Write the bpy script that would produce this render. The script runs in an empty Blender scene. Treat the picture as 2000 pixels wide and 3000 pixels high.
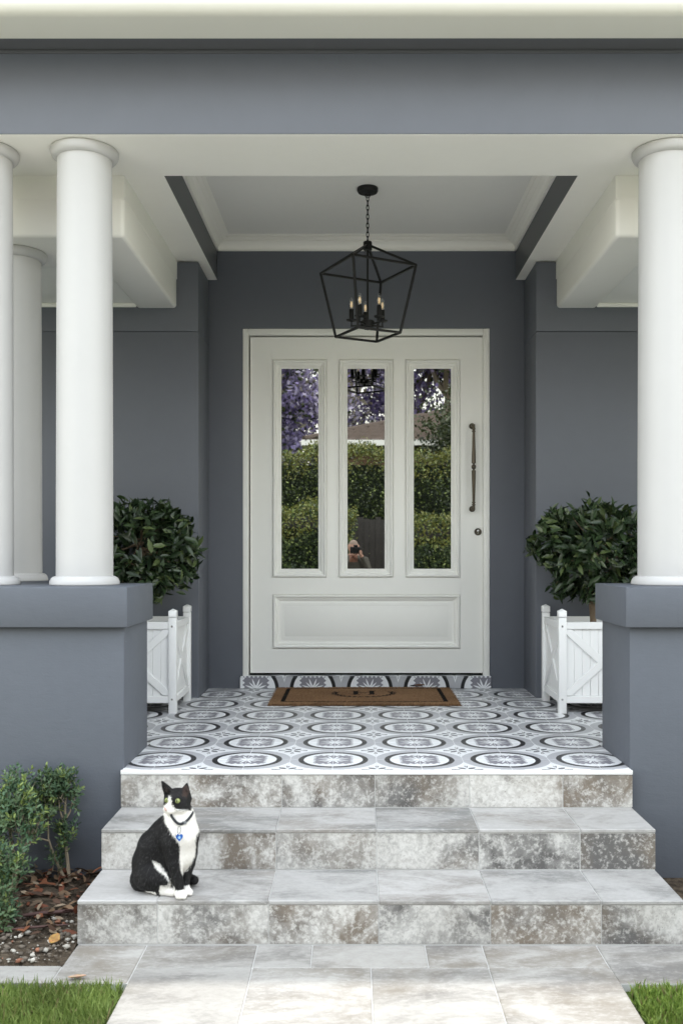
import bpy, bmesh, math, random
import numpy as np
from mathutils import Vector, Matrix
R = math.radians
random.seed(7); rng = np.random.default_rng(11)
scene = bpy.context.scene
COL = scene.collection

# ------------------------------------------------------------------ camera, sky, sun, exposure
cam = bpy.data.cameras.new('camera'); cam_o = bpy.data.objects.new('camera', cam); COL.objects.link(cam_o)
cam_o.location = (0, 0, 1.475); cam_o.rotation_euler = (R(90), 0, R(0.06))
cam.sensor_fit = 'VERTICAL'; cam.sensor_height = 36.0; cam.lens = 2790 / 3000 * 36
cam.shift_x = -36 / 3000; cam.shift_y = 111.5 / 3000
cam.clip_start = 0.05; cam.clip_end = 2000
cam.dof.use_dof = True; cam.dof.focus_distance = 6.0; cam.dof.aperture_fstop = 5.6
scene.camera = cam_o

SUN_EL, SUN_AZ = 79.0, 8.0          # azimuth measured from +Y (behind the house) towards +X
world = bpy.data.worlds.new('World'); scene.world = world; world.use_nodes = True
wn = world.node_tree; wn.nodes.clear()
sky = wn.nodes.new('ShaderNodeTexSky'); sky.sky_type = 'NISHITA'; sky.sun_disc = False
sky.sun_elevation = R(SUN_EL); sky.sun_rotation = R(SUN_AZ); sky.air_density = 2.8; sky.dust_density = 1.0; sky.ozone_density = 1.0
bg = wn.nodes.new('ShaderNodeBackground'); bg.inputs['Strength'].default_value = 0.15
wo = wn.nodes.new('ShaderNodeOutputWorld')
hs = wn.nodes.new('ShaderNodeHueSaturation'); hs.inputs['Saturation'].default_value = 0.30      # hazy white sky
wn.links.new(sky.outputs[0], hs.inputs['Color']); wn.links.new(hs.outputs[0], bg.inputs[0]); wn.links.new(bg.outputs[0], wo.inputs[0])
sl = bpy.data.lights.new('sun', 'SUN'); sl.energy = .9; sl.angle = R(1.2); sl.color = (1.0, 0.94, 0.84)
so = bpy.data.objects.new('sun', sl); COL.objects.link(so)
sd = Vector((math.sin(R(SUN_AZ)) * math.cos(R(SUN_EL)), math.cos(R(SUN_AZ)) * math.cos(R(SUN_EL)), math.sin(R(SUN_EL))))
so.rotation_euler = sd.to_track_quat('Z', 'Y').to_euler(); so.location = sd * 60
vs = scene.view_settings; vs.view_transform = 'Standard'; vs.look = 'None'; vs.exposure = 2.08; vs.gamma = 1.0; vs.use_curve_mapping = False
scene.cycles.max_bounces = 10; scene.cycles.diffuse_bounces = 6; scene.cycles.glossy_bounces = 5
scene.cycles.transmission_bounces = 6; scene.cycles.transparent_max_bounces = 12
scene.cycles.caustics_reflective = False; scene.cycles.caustics_refractive = False

# ------------------------------------------------------------------ helpers
def empty(name, loc=(0, 0, 0), rz=0, parent=None):
    o = bpy.data.objects.new(name, None); COL.objects.link(o); o.location = loc; o.rotation_euler = (0, 0, rz)
    o.empty_display_size = 0.1
    if parent: o.parent = parent
    return o
def tag(o, label=None, cat=None, group=None, kind=None):
    if label: o['label'] = label
    if cat: o['category'] = cat
    if group: o['group'] = group
    if kind: o['kind'] = kind
    return o
def link(name, me, parent=None, loc=None, rot=None):
    o = bpy.data.objects.new(name, me); COL.objects.link(o)
    if parent: o.parent = parent
    if loc is not None: o.location = loc
    if rot is not None: o.rotation_euler = rot
    return o
def smooth(me, ang=40):
    me.shade_smooth()
    try: me.set_sharp_from_angle(angle=R(ang))
    except Exception: pass

class MB:
    """collects shapes, builds ONE mesh object"""
    def __init__(s): s.v = []; s.f = []
    def add(s, vs_, fs_):
        n = len(s.v); s.v += [tuple(p) for p in vs_]; s.f += [tuple(i + n for i in f) for f in fs_]; return s
    def box(s, x0, x1, y0, y1, z0, z1):
        v = [(x, y, z) for z in (z0, z1) for y in (y0, y1) for x in (x0, x1)]
        return s.add(v, [(0, 2, 3, 1), (4, 5, 7, 6), (0, 1, 5, 4), (2, 6, 7, 3), (0, 4, 6, 2), (1, 3, 7, 5)])
    def prism(s, poly, axis, a, b):
        """poly: 2D points; axis 0,1,2 = extrusion axis"""
        n = len(poly); v = []
        for t in (a, b):
            for p in poly:
                q = [p[0], p[1]]; q.insert(axis, t); v.append(tuple(q))
        f = [tuple(range(n))[::-1], tuple(range(n, 2 * n))] + [(i, (i + 1) % n, n + (i + 1) % n, n + i) for i in range(n)]
        return s.add(v, f)
    def lathe(s, prof, c=(0, 0, 0), seg=32, axis='Z', caps=True):
        v = []; f = []
        for r, z in prof:
            for k in range(seg):
                a = 2 * math.pi * k / seg
                p = (r * math.cos(a), r * math.sin(a), z)
                if axis == 'Y': p = (p[0], p[2], p[1])
                if axis == 'X': p = (p[2], p[0], p[1])
                v.append((p[0] + c[0], p[1] + c[1], p[2] + c[2]))
        m = len(prof)
        for i in range(m - 1):
            for k in range(seg):
                f.append((i * seg + k, i * seg + (k + 1) % seg, (i + 1) * seg + (k + 1) % seg, (i + 1) * seg + k))
        if caps: f.append(tuple(range(seg))[::-1]); f.append(tuple(range((m - 1) * seg, m * seg)))
        return s.add(v, f)
    def tube(s, pts, rad, seg=8, closed=False):
        pts = [Vector(p) for p in pts]; n = len(pts)
        if not hasattr(rad, '__len__'): rad = [rad] * n
        v = []; f = []; up = Vector((0, 0, 1)); prev = None
        for i, p in enumerate(pts):
            if closed: t = pts[(i + 1) % n] - pts[i - 1]
            else: t = pts[min(i + 1, n - 1)] - pts[max(i - 1, 0)]
            t.normalize()
            if prev is None:
                a = t.cross(up)
                if a.length < 1e-3: a = t.cross(Vector((1, 0, 0)))
            else: a = prev - t * prev.dot(t)
            a.normalize(); prev = a; b = t.cross(a)
            for k in range(seg):
                an = 2 * math.pi * k / seg
                v.append(p + (a * math.cos(an) + b * math.sin(an)) * rad[i])
        for i in range(n if closed else n - 1):
            j = (i + 1) % n
            for k in range(seg):
                f.append((i * seg + k, i * seg + (k + 1) % seg, j * seg + (k + 1) % seg, j * seg + k))
        if not closed: f.append(tuple(range(seg))[::-1]); f.append(tuple(range((n - 1) * seg, n * seg)))
        return s.add(v, f)
    def sqbar(s, p, q, w):
        p = Vector(p); q = Vector(q); t = (q - p).normalized(); a = t.cross(Vector((0, 0, 1)))
        if a.length < 1e-3: a = Vector((1, 0, 0))
        a.normalize(); b = t.cross(a); h = w / 2
        v = [e + a * i * h + b * j * h for e in (p, q) for i, j in ((-1, -1), (1, -1), (1, 1), (-1, 1))]
        return s.add(v, [(3, 2, 1, 0), (4, 5, 6, 7), (0, 1, 5, 4), (1, 2, 6, 5), (2, 3, 7, 6), (3, 0, 4, 7)])
    def mesh(s, name, mat, bevel=0, seg=2, sm=40):
        me = bpy.data.meshes.new(name); me.from_pydata(s.v, [], s.f)
        bm = bmesh.new(); bm.from_mesh(me)
        if bevel:
            ed = [e for e in bm.edges if len(e.link_faces) == 2 and e.calc_face_angle(0) > R(35)]
            bmesh.ops.bevel(bm, geom=ed, offset=bevel, segments=seg, affect='EDGES', profile=0.5, clamp_overlap=True)
        bmesh.ops.recalc_face_normals(bm, faces=bm.faces); bm.to_mesh(me); bm.free()
        if mat: me.materials.append(mat)
        if sm: smooth(me, sm)
        return me
    def build(s, name, mat, parent=None, bevel=0, seg=2, sm=40, loc=None):
        return link(name, s.mesh(name, mat, bevel, seg, sm), parent, loc)

def fast_mesh(name, V, F, mat, col=None, sm=True):
    V = np.asarray(V, np.float32); F = np.asarray(F, np.int32); k = F.shape[1]
    me = bpy.data.meshes.new(name); me.vertices.add(len(V)); me.vertices.foreach_set('co', V.ravel())
    me.loops.add(F.size); me.loops.foreach_set('vertex_index', F.ravel())
    me.polygons.add(len(F)); me.polygons.foreach_set('loop_start', np.arange(0, F.size, k, dtype=np.int32))
    me.update(calc_edges=True)
    if col is not None:
        a = me.color_attributes.new('Col', 'FLOAT_COLOR', 'POINT')
        c = np.ones((len(V), 4), np.float32); c[:, :3] = col; a.data.foreach_set('color', c.ravel())
    me.materials.append(mat)
    if sm: me.shade_smooth()
    me.validate(); return me

def nrm(a): return a / np.maximum(np.linalg.norm(a, axis=-1, keepdims=True), 1e-9)
def scatter(name, tv, tf, pos, d, up, length, width, col, mat, sm=True):
    """copies of a small template: x along d (length), y across (width), z normal"""
    tv = np.asarray(tv, float); tf = np.asarray(tf); n = len(pos)
    d = nrm(d); y = nrm(np.cross(up, d)); z = np.cross(d, y)
    L = np.broadcast_to(length, (n,))[:, None, None]; W = np.broadcast_to(width, (n,))[:, None, None]
    V = pos[:, None] + d[:, None] * (tv[None, :, 0:1] * L) + y[:, None] * (tv[None, :, 1:2] * W) + z[:, None] * (tv[None, :, 2:3] * L)
    F = (tf[None] + (np.arange(n) * len(tv))[:, None, None]).reshape(-1, tf.shape[1])
    C = np.repeat(col, len(tv), axis=0)
    return fast_mesh(name, V.reshape(-1, 3), F, mat, C, sm)
LEAF_V = [(0, 0, 0), (.28, -.40, .04), (.28, 0, -.02), (.28, .40, .04), (.62, -.40, .01), (.62, 0, -.05), (.62, .40, .01), (1, 0, -.12)]
LEAF_F = [(0, 1, 2), (0, 2, 3), (1, 4, 2), (4, 5, 2), (2, 5, 3), (5, 6, 3), (4, 7, 5), (5, 7, 6)]
RH_V = [(0, 0, 0), (.5, -.5, .06), (.5, .5, .06), (1, 0, -.04)]; RH_F = [(0, 1, 3), (0, 3, 2)]
BL_V = [(0, -.5, 0), (0, .5, 0), (.55, -.35, .06), (.55, .35, .06), (1, 0, -.05)]; BL_F = [(0, 2, 1), (1, 2, 3), (2, 4, 3)]
def rand_dir(n):
    return nrm(rng.normal(size=(n, 3)))

# ------------------------------------------------------------------ material helpers
class Ex:
    """expression over node sockets"""
    def __init__(s, nt, k): s.nt = nt; s.k = k
    def op(s, o, *a):
        n = s.nt.nodes.new('ShaderNodeMath'); n.operation = o
        for i, q in enumerate((s,) + a):
            if isinstance(q, Ex): s.nt.links.new(q.k, n.inputs[i])
            else: n.inputs[i].default_value = q
        return Ex(s.nt, n.outputs[0])
    def __add__(s, o): return s.op('ADD', o)
    __radd__ = __add__
    def __mul__(s, o): return s.op('MULTIPLY', o)
    __rmul__ = __mul__
    def __sub__(s, o): return s.op('SUBTRACT', o)
    def __rsub__(s, o): return (s * -1.0) + o
    def __truediv__(s, o): return s.op('DIVIDE', o)
    def lt(s, o): return s.op('LESS_THAN', o)
    def gt(s, o): return s.op('GREATER_THAN', o)
    def mn(s, o): return s.op('MINIMUM', o)
    def mx(s, o): return s.op('MAXIMUM', o)
    def abs(s): return s.op('ABSOLUTE')
    def sqrt(s): return s.op('SQRT')
    def cos(s): return s.op('COSINE')
    def sin(s): return s.op('SINE')
    def clamp(s): return s.mn(1.0).mx(0.0)
    def ramp(s, a, b): return ((s - a) / (b - a)).clamp()
class Mat:
    def __init__(s, name, rough=.5, spec=.5, metal=0):
        s.m = bpy.data.materials.new(name); s.m.use_nodes = True; s.nt = s.m.node_tree
        s.b = s.nt.nodes['Principled BSDF']; s.b.inputs['Roughness'].default_value = rough
        s.b.inputs['Specular IOR Level'].default_value = spec; s.b.inputs['Metallic'].default_value = metal
        s.tc = s.nt.nodes.new('ShaderNodeTexCoord')
    def N(s, t): return s.nt.nodes.new(t)
    def L(s, a, b): s.nt.links.new(a, b)
    def set(s, inp, v):
        i = s.b.inputs[inp]
        if isinstance(v, Ex): s.L(v.k, i)
        elif hasattr(v, 'is_output'): s.L(v, i)
        else: i.default_value = v
    def coord(s, space='Object', rnd=0, scale=(1, 1, 1)):
        k = s.tc.outputs[space]
        if rnd:
            oi = s.N('ShaderNodeObjectInfo'); mm = s.N('ShaderNodeVectorMath'); mm.operation = 'MULTIPLY_ADD'
            cb = s.N('ShaderNodeCombineXYZ')
            for i, q in enumerate((1.0, -1.7, 2.3)):
                e = Ex(s.nt, oi.outputs['Random']) * (q * rnd); s.L(e.k, cb.inputs[i])
            s.L(k, mm.inputs[0]); mm.inputs[1].default_value = scale; s.L(cb.outputs[0], mm.inputs[2]); return mm.outputs[0]
        if scale != (1, 1, 1):
            mm = s.N('ShaderNodeVectorMath'); mm.operation = 'MULTIPLY'; s.L(k, mm.inputs[0]); mm.inputs[1].default_value = scale; return mm.outputs[0]
        return k
    def noise(s, scale, detail=4, rough=.55, co=None, dist=0):
        n = s.N('ShaderNodeTexNoise'); n.inputs['Scale'].default_value = scale; n.inputs['Detail'].default_value = detail
        n.inputs['Roughness'].default_value = rough; n.inputs['Distortion'].default_value = dist
        s.L(co if co is not None else s.tc.outputs['Object'], n.inputs['Vector']); return Ex(s.nt, n.outputs['Fac'])
    def voro(s, scale, co=None, feature='F1'):
        n = s.N('ShaderNodeTexVoronoi'); n.feature = feature; n.inputs['Scale'].default_value = scale
        s.L(co if co is not None else s.tc.outputs['Object'], n.inputs['Vector']); return Ex(s.nt, n.outputs['Distance'])
    def random(s): return Ex(s.nt, s.N('ShaderNodeObjectInfo').outputs['Random'])
    def mix(s, f, a, b):
        n = s.N('ShaderNodeMix'); n.data_type = 'RGBA'
        for q, i in ((f, n.inputs[0]), (a, n.inputs[6]), (b, n.inputs[7])):
            if isinstance(q, Ex): s.L(q.k, i)
            elif hasattr(q, 'is_output'): s.L(q, i)
            elif isinstance(q, (int, float)): i.default_value = q
            else: i.default_value = (*q, 1)
        return n.outputs[2]
    def scale_col(s, c, f):
        n = s.N('ShaderNodeVectorMath'); n.operation = 'SCALE'
        if hasattr(c, 'is_output'): s.L(c, n.inputs[0])
        else: n.inputs[0].default_value = c
        s.L(f.k, n.inputs['Scale']); return n.outputs[0]
    def bump(s, h, strength=.2, dist=.01):
        n = s.N('ShaderNodeBump'); n.inputs['Strength'].default_value = strength; n.inputs['Distance'].default_value = dist
        s.L(h.k, n.inputs['Height']); s.L(n.outputs[0], s.b.inputs['Normal']); return s
    def attr(s, name='Col'):
        n = s.N('ShaderNodeVertexColor'); n.layer_name = name; return n.outputs[0]

def paint(name, col, rough=.5, var=.06, bs=60, bstr=.12, bd=.004, big=.8, spec=.4):
    M = Mat(name, rough, spec)
    f = (M.noise(big, 4) - .5) * (var * 2) + (M.noise(bs * .3, 3) - .5) * var + 1.0
    M.set('Base Color', M.scale_col(col, f)); M.bump(M.noise(bs, 5) + M.noise(7, 2) * .8, bstr, bd)
    return M.m
def plain(name, col, rough=.5, metal=0, spec=.5, var=0):
    M = Mat(name, rough, spec, metal)
    if var: M.set('Base Color', M.scale_col(col, (M.noise(30, 3) - .5) * (2 * var) + 1.0))
    else: M.set('Base Color', (*col, 1))
    return M.m
def vcol(name, rough=.5, spec=.3, sub=0, trans=0):
    M = Mat(name, rough, spec); c = M.attr(); M.set('Base Color', c)
    if trans:
        t = M.N('ShaderNodeBsdfTranslucent'); M.L(c, t.inputs[0]); mx = M.N('ShaderNodeMixShader'); mx.inputs[0].default_value = trans
        M.L(M.b.outputs[0], mx.inputs[1]); M.L(t.outputs[0], mx.inputs[2]); M.L(mx.outputs[0], M.nt.nodes['Material Output'].inputs[0])
    return M.m

# --- grey render paint with faint trowel relief, specks and hairline marks
def render_paint(name, col):
    M = Mat(name, .55, .35)
    co = M.coord('Object')
    f = (M.noise(1.3, 5) - .5) * .16 + (M.noise(22, 4) - .5) * .10 + 1.0
    base = M.scale_col(col, f)
    speck = M.voro(9).lt(.016) * M.noise(5, 1).gt(.52)
    base = M.mix(speck * .7, base, (.5, .5, .5))
    dk = M.voro(5.3).lt(.012) * .6
    M.set('Base Color', M.mix(dk, base, (.06, .06, .06)))
    streak = M.noise(14, 4, .6, M.coord('Object', 0, (1, 1, 3.5)), .6)
    M.bump(M.noise(130, 4) * .5 + streak * .8 + M.noise(4, 3) * 1.5, .24, .005)
    return M.m
GREY = render_paint('grey_render_paint', (.108, .119, .142))
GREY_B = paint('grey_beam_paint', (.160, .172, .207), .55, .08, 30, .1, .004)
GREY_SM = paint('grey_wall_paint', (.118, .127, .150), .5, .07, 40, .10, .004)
GREY_DK = paint('charcoal_paint', (.105, .108, .118), .5, .06, 50, .08, .003)
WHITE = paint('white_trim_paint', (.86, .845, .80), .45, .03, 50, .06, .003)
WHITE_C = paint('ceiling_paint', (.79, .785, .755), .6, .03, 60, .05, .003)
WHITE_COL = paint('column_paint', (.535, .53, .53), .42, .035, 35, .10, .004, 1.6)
WHITE_DOOR = paint('door_paint', (.86, .855, .815), .38, .02, 80, .03, .002)
WHITE_PVC = paint('planter_paint', (.84, .845, .85), .42, .02, 70, .03, .002)
GUTTER = paint('gutter_paint', (.70, .69, .63), .35, .05, 12, .04, .003)
BLACK = plain('black_metal', (.008, .008, .008), .5, .0, .3)
BRONZE = plain('bronze_metal', (.10, .085, .065), .38, .9, .5, .2)
STEEL = plain('steel', (.6, .6, .6), .25, 1)
GROUT = paint('grout', (.52, .515, .505), .8, .08, 90, .2, .002)
GROUT_W = paint('white_grout', (.72, .72, .73), .8, .08, 90, .2, .002)
DARKGAP = plain('dark_gap', (.01, .01, .01), .9)

def travertine(name, light, dark, brown, lo, hi, cut, tread=False):
    M = Mat(name, .6 if not tread else .52, .35)
    sc = (1, 1, 1) if not tread else (.6, 1.25, 1)
    co = M.coord('Object', 40, sc)
    r1 = M.random(); r2 = (r1 * 7.31).op('FRACT'); r3 = (r1 * 13.77).op('FRACT')
    amt = r2 * (hi - lo) + lo
    n1 = M.noise(4.5, 9, .66, co, .9); n2 = M.noise(46, 7, .72, co, .3); n3 = M.noise(2.6, 3, .5, co, .8); n4 = M.noise(85, 5, .7, co)
    cloud = (n1 * .8 + n3 * .6 - .70 + amt).ramp(-.06, .14)                 # soft dark clouds, patchy from tile to tile
    grain = (n2 * .6 + n4 * .4 - .5 + cloud * .06).ramp(-.045, .055)        # crystalline mottling
    wash = n1.ramp(.36, .66)
    base = M.mix(wash * .6, light, (light[0] * .70, light[1] * .685, light[2] * .66))
    tint = M.mix((M.noise(3.5, 4, .6, co) + r3 * .3 - .15).ramp(.40, .66), dark, brown)
    base = M.mix(cloud * grain * cut, base, tint)
    base = M.mix(cloud * (cut * (.26 if not tread else .34)), base, tint)
    base = M.mix((1.0 - cloud) * grain * (.30 if not tread else .16), base, tint)
    base = M.mix((1.0 - grain) * n4.ramp(.5, .62) * (.45 if not tread else .25), base, (light[0] * 1.2, light[1] * 1.2, light[2] * 1.2))
    pits = M.noise(110, 3, .6, co).ramp(.64, .72)
    base = M.mix(pits * (.6 if not tread else .25), base, (.10, .088, .075))
    base = M.scale_col(base, r3 * .16 + .92)
    M.set('Base Color', base)
    M.bump(n2 * .8 - pits * 1.2 + n1 * .4, .35 if not tread else .2, .003)
    return M.m
TRAV_R = travertine('travertine_riser', (.60, .59, .57), (.085, .081, .080), (.150, .120, .092), -.02, .10, .90)
TRAV_T = travertine('travertine_tread', (.425, .418, .412), (.15, .153, .150), (.20, .180, .160), -.05, .07, .75, True)
TRAV_P = travertine('travertine_paver', (.355, .347, .332), (.13, .124, .120), (.17, .150, .125), -.05, .06, .75, True)

def pattern_tile():
    M = Mat('patterned_cement_tile', .38, .45)
    uv = M.N('ShaderNodeUVMap'); sp = M.N('ShaderNodeSeparateXYZ'); M.L(uv.outputs[0], sp.inputs[0])
    a = Ex(M.nt, sp.outputs[0]); b = Ex(M.nt, sp.outputs[1])
    r = (a * a + b * b).sqrt(); mM = a.mx(b); mm = a.mn(b)
    W = (.78, .79, .81); LG = (.47, .475, .50); DK = (.020, .020, .022); MG = (.23, .225, .255)
    col = M.mix(r.lt(.205), W, LG)
    # tone of the grey band shifts from quarter to quarter
    band = M.mix((M.random() * 3.7).op('FRACT') * .55, LG, (.36, .36, .385)); col = M.mix(r.lt(.205), W, band)
    col = M.mix(r.lt(.162), col, DK); col = M.mix(r.lt(.137), col, W)
    # lobed leaf motif
    edge = (mm * (2 * math.pi / .030)).cos() * .0075 + .086
    mot = mM.lt(edge) * r.lt(.122)
    for ang, ln, w in ((20, .080, .0058), (45, .070, .0050), (70, .080, .0058)):
        c, s_ = math.cos(R(ang)), math.sin(R(ang))
        dd = a * c + b * s_; pp = (a * -s_ + b * c).abs()
        pet = pp.lt(((dd * (math.pi / ln)).sin()) * w) * dd.lt(ln)
        mot = mot * (1.0 - pet)
    mot = mot * (1.0 - mm.lt(.0025) * mM.lt(.03))
    col = M.mix(mot.clamp(), col, MG)
    # small star at the far corner
    p = .2 - a; q = .2 - b; sm_ = p.mn(q); sM = p.mx(q)
    ax = sm_.lt((sM - .02) * .19) * sM.gt(.026) * sM.lt(.070) + sm_.lt(.0013) * sM.lt(.13) * sM.gt(.06)
    dg = (p + q) * .7071; dp = ((p - q) * .7071).abs()
    di = dp.lt(((dg - .006) * (math.pi / .05)).sin() * .0125) * dg.gt(.006) * dg.lt(.056)
    star = (ax + di).clamp(); col = M.mix(star, col, (.10, .098, .108))
    f = (M.noise(16, 5, .6, M.coord('Object', 30)) - .5) * .22 + 1.0
    M.set('Base Color', M.scale_col(col, f)); M.set('Roughness', M.noise(20, 3) * .2 + .28)
    return M.m
TILE = pattern_tile()

def soil_mat():
    M = Mat('soil', .95, .1)
    c = M.mix(M.noise(28, 6).ramp(.35, .7), (.035, .027, .020), (.12, .095, .07)); M.set('Base Color', c)
    M.bump(M.noise(60, 6) + M.noise(15, 3), .9, .02); return M.m
SOIL = soil_mat()
def lawn_mat():
    M = Mat('lawn_ground', .9, .1)
    M.set('Base Color', M.mix(M.noise(3, 5).ramp(.3, .7), (.035, .055, .016), (.07, .10, .03))); M.bump(M.noise(80, 4), .8, .03); return M.m
LAWN = lawn_mat()
GRASS = vcol('grass_blades', .5, .3, trans=.35); LEAFM = vcol('bay_leaf', .33, .5, trans=.10); BOXL = vcol('box_leaf', .5, .35, trans=.25)
HEDGEL = vcol('hedge_leaf', .42, .5, trans=.25); FLOWER = vcol('blossom', .6, .2, trans=.3)
LITTER = vcol('leaf_litter', .7, .2); PEBB = vcol('pebbles', .8, .2); BARKM = paint('bark', (.19, .14, .095), .85, .3, 40, .6, .01, 9)
TWIG = paint('pale_twig', (.30, .25, .18), .8, .25, 60, .4, .004, 12); COIR = vcol('coir', .9, .1)
FUR = vcol('fur', .65, .22)

# ================================================================== GROUND, PATH, STEPS, PORCH FLOOR
g = MB().add([(-400, -400, -.03), (400, -400, -.03), (400, 400, -.03), (-400, 400, -.03)], [(0, 1, 2, 3)]).build('ground', LAWN); tag(g, kind='structure')

X0, X1 = -1.037, 1.230                              # staircase sides
YS = (3.557, 3.896, 4.218)                          # riser planes
ZS = (0.166, 0.333, 0.500)
JX = [X0, -.737, -.322, .089, .507, .921, X1]
st = MB()
st.box(X0 + .004, X1 - .004, YS[0] + .004, 4.4, -.02, ZS[0] - .004).box(X0 + .004, X1 - .004, YS[1] + .004, 4.4, ZS[0] - .003, ZS[1] - .004)
st.box(X0 + .004, X1 - .004, YS[2] + .004, 4.4, ZS[1] - .003, ZS[2] - .022)
stairs = tag(st.build('stairs', GROUT), kind='structure')
GP = .0016
def slab(parent, name, x0, x1, y0, y1, z0, z1, mat, bev=.002):
    cx, cy, cz = (x0 + x1) / 2, (y0 + y1) / 2, (z0 + z1) / 2
    o = MB().box(x0 - cx, x1 - cx, y0 - cy, y1 - cy, z0 - cz, z1 - cz).build(name, mat, parent, bev, 1, 30)
    o.location = (cx, cy, cz); return o
for i in range(3):
    zb = 0.0 if i == 0 else ZS[i - 1]
    top = ZS[i] - (.017 if i < 2 else .021)
    for k in range(6):
        dy = random.uniform(-.0006, .0006)
        slab(stairs, 'riser_tile', JX[k] + GP, JX[k + 1] - GP, YS[i] + .002 + dy, YS[i] + .014, zb + .0025, top - .0015, TRAV_R, .0015)
        if i < 2:
            dz = random.uniform(-.0005, .0005)
            slab(stairs, 'tread_tile', JX[k] + GP, JX[k + 1] - GP, YS[i] - .001 + dy, YS[i + 1] + .001, ZS[i] - .016, ZS[i] + dz, TRAV_T, .003)
    # side cladding
    for sx, xx in ((-1, X0), (1, X1)):
        a = (xx, xx + .004) if sx < 0 else (xx - .004, xx)
        slab(stairs, 'side_tile', a[0], a[1], YS[i] + .016, YS[i + 1] if i < 2 else 4.255, zb, top - .001, TRAV_R, .001)

# porch floor: base slab + patterned tiles
PIX0, PIX1 = -1.030, 1.227                          # pier inner faces
pf = MB().box(PIX0 + .003, PIX1 - .003, 4.23, 4.78, .30, .4985).box(-3.2, 3.4, 4.78, 6.80, .30, .4985)
porch = tag(pf.build('porch_floor', GROUT_W), kind='structure')
def tile_mesh(cx0, cx1, cy0, cy1, thick=.01):
    """tile in its own quarter frame: medallion centre at (0,0), clipped to [cx0,cx1]x[cy0,cy1]; UV in metres"""
    g_ = .0018; m = MB().box(cx0 + g_, cx1 - g_, cy0 + g_, cy1 - g_, 0, thick); me = m.mesh('tile', TILE, .0008, 1, 30)
    uv = me.uv_layers.new(name='UVMap')
    for lp in me.loops:
        p = me.vertices[lp.vertex_index].co; uv.data[lp.index].uv = (p.x, p.y)
    return me
tcache = {}
def put_tile(mx, my, qx, qy, lim, z=.490):
    """quarter (qx,qy) of the medallion centred at mx,my, clipped to lim"""
    ang = {(1, 1): 0, (-1, 1): 90, (-1, -1): 180, (1, -1): 270}[(qx, qy)]
    wx = sorted((mx, mx + qx * .2)); wy = sorted((my, my + qy * .2))
    x0, x1 = max(wx[0], lim[0]), min(wx[1], lim[1]); y0, y1 = max(wy[0], lim[2]), min(wy[1], lim[3])
    if x1 - x0 < .012 or y1 - y0 < .012: return
    ca, sa = {0: (1, 0), 90: (0, 1), 180: (-1, 0), 270: (0, -1)}[ang]
    def inv(x, y): dx, dy = x - mx, y - my; return (dx * ca + dy * sa, -dx * sa + dy * ca)
    p, q = inv(x0, y0), inv(x1, y1)
    key = tuple(round(t, 4) for t in (min(p[0], q[0]), max(p[0], q[0]), min(p[1], q[1]), max(p[1], q[1])))
    if key not in tcache: tcache[key] = tile_mesh(*key)
    link('tile', tcache[key], porch, (mx, my, z + random.uniform(-.0004, .0004)), (0, 0, R(ang)))
for i in range(-5, 6):
    for j in range(7):
        mx, my = -.10 + .4 * i, 4.232 + .2 + .4 * j
        for qx in (-1, 1):
            for qy in (-1, 1):
                cy = my + qy * .1; cxm = mx + qx * .1
                if cy < 4.78: put_tile(mx, my, qx, qy, (PIX0 - .005, PIX1 + .001, 4.232, 4.832))
                else: put_tile(mx, my, qx, qy, (-1.95, 2.1, 4.232, 6.70) if not (cxm < -1.15 or cxm > 1.3) else (-1.95, 2.1, 4.76, 6.272))
MB().box(X0 + .001, X1 - .001, 4.2165, 4.231, .480, .4995).build('edge_strip', plain('white_trim_strip', (.74, .74, .74), .4), porch, .002)
# threshold faced with the same tile, medallions centred on the floor line
th = MB().box(-.806, .958, 6.712, 6.86, .5, .5785).build('threshold', GROUT_W, porch)
for k in range(-3, 3):
    for q in (-1, 1):
        mx = .10 + .4 * k + .005
        x0, x1 = max(min(mx, mx + q * .2), -.806), min(max(mx, mx + q * .2), .958)
        if x1 - x0 < .015: continue
        a0, a1 = sorted((abs(x0 - mx), abs(x1 - mx)))
        key = ('t', q, round(a0, 4), round(a1, 4))
        me = MB().box(a0 * q if q > 0 else -a1, a1 if q > 0 else -a0, .001, .078, 0, .01).mesh('tile', TILE, .0008, 1, 30)
        uv = me.uv_layers.new(name='UVMap')
        for lp in me.loops:
            p = me.vertices[lp.vertex_index].co; uv.data[lp.index].uv = (abs(p.x), p.y + .004)
        link('tile', me, porch, (mx, 6.713, .5), (R(90), 0, 0))
        me2 = MB().box(x0 - mx + .001, x1 - mx - .001, 0, .075, 0, .008).mesh('tile', TILE, .0008, 1, 30)
        uv = me2.uv_layers.new(name='UVMap')
        for lp in me2.loops:
            p = me2.vertices[lp.vertex_index].co; uv.data[lp.index].uv = (abs(p.x), .085 + p.y)
        link('tile', me2, porch, (mx, 6.704, .579))

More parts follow.
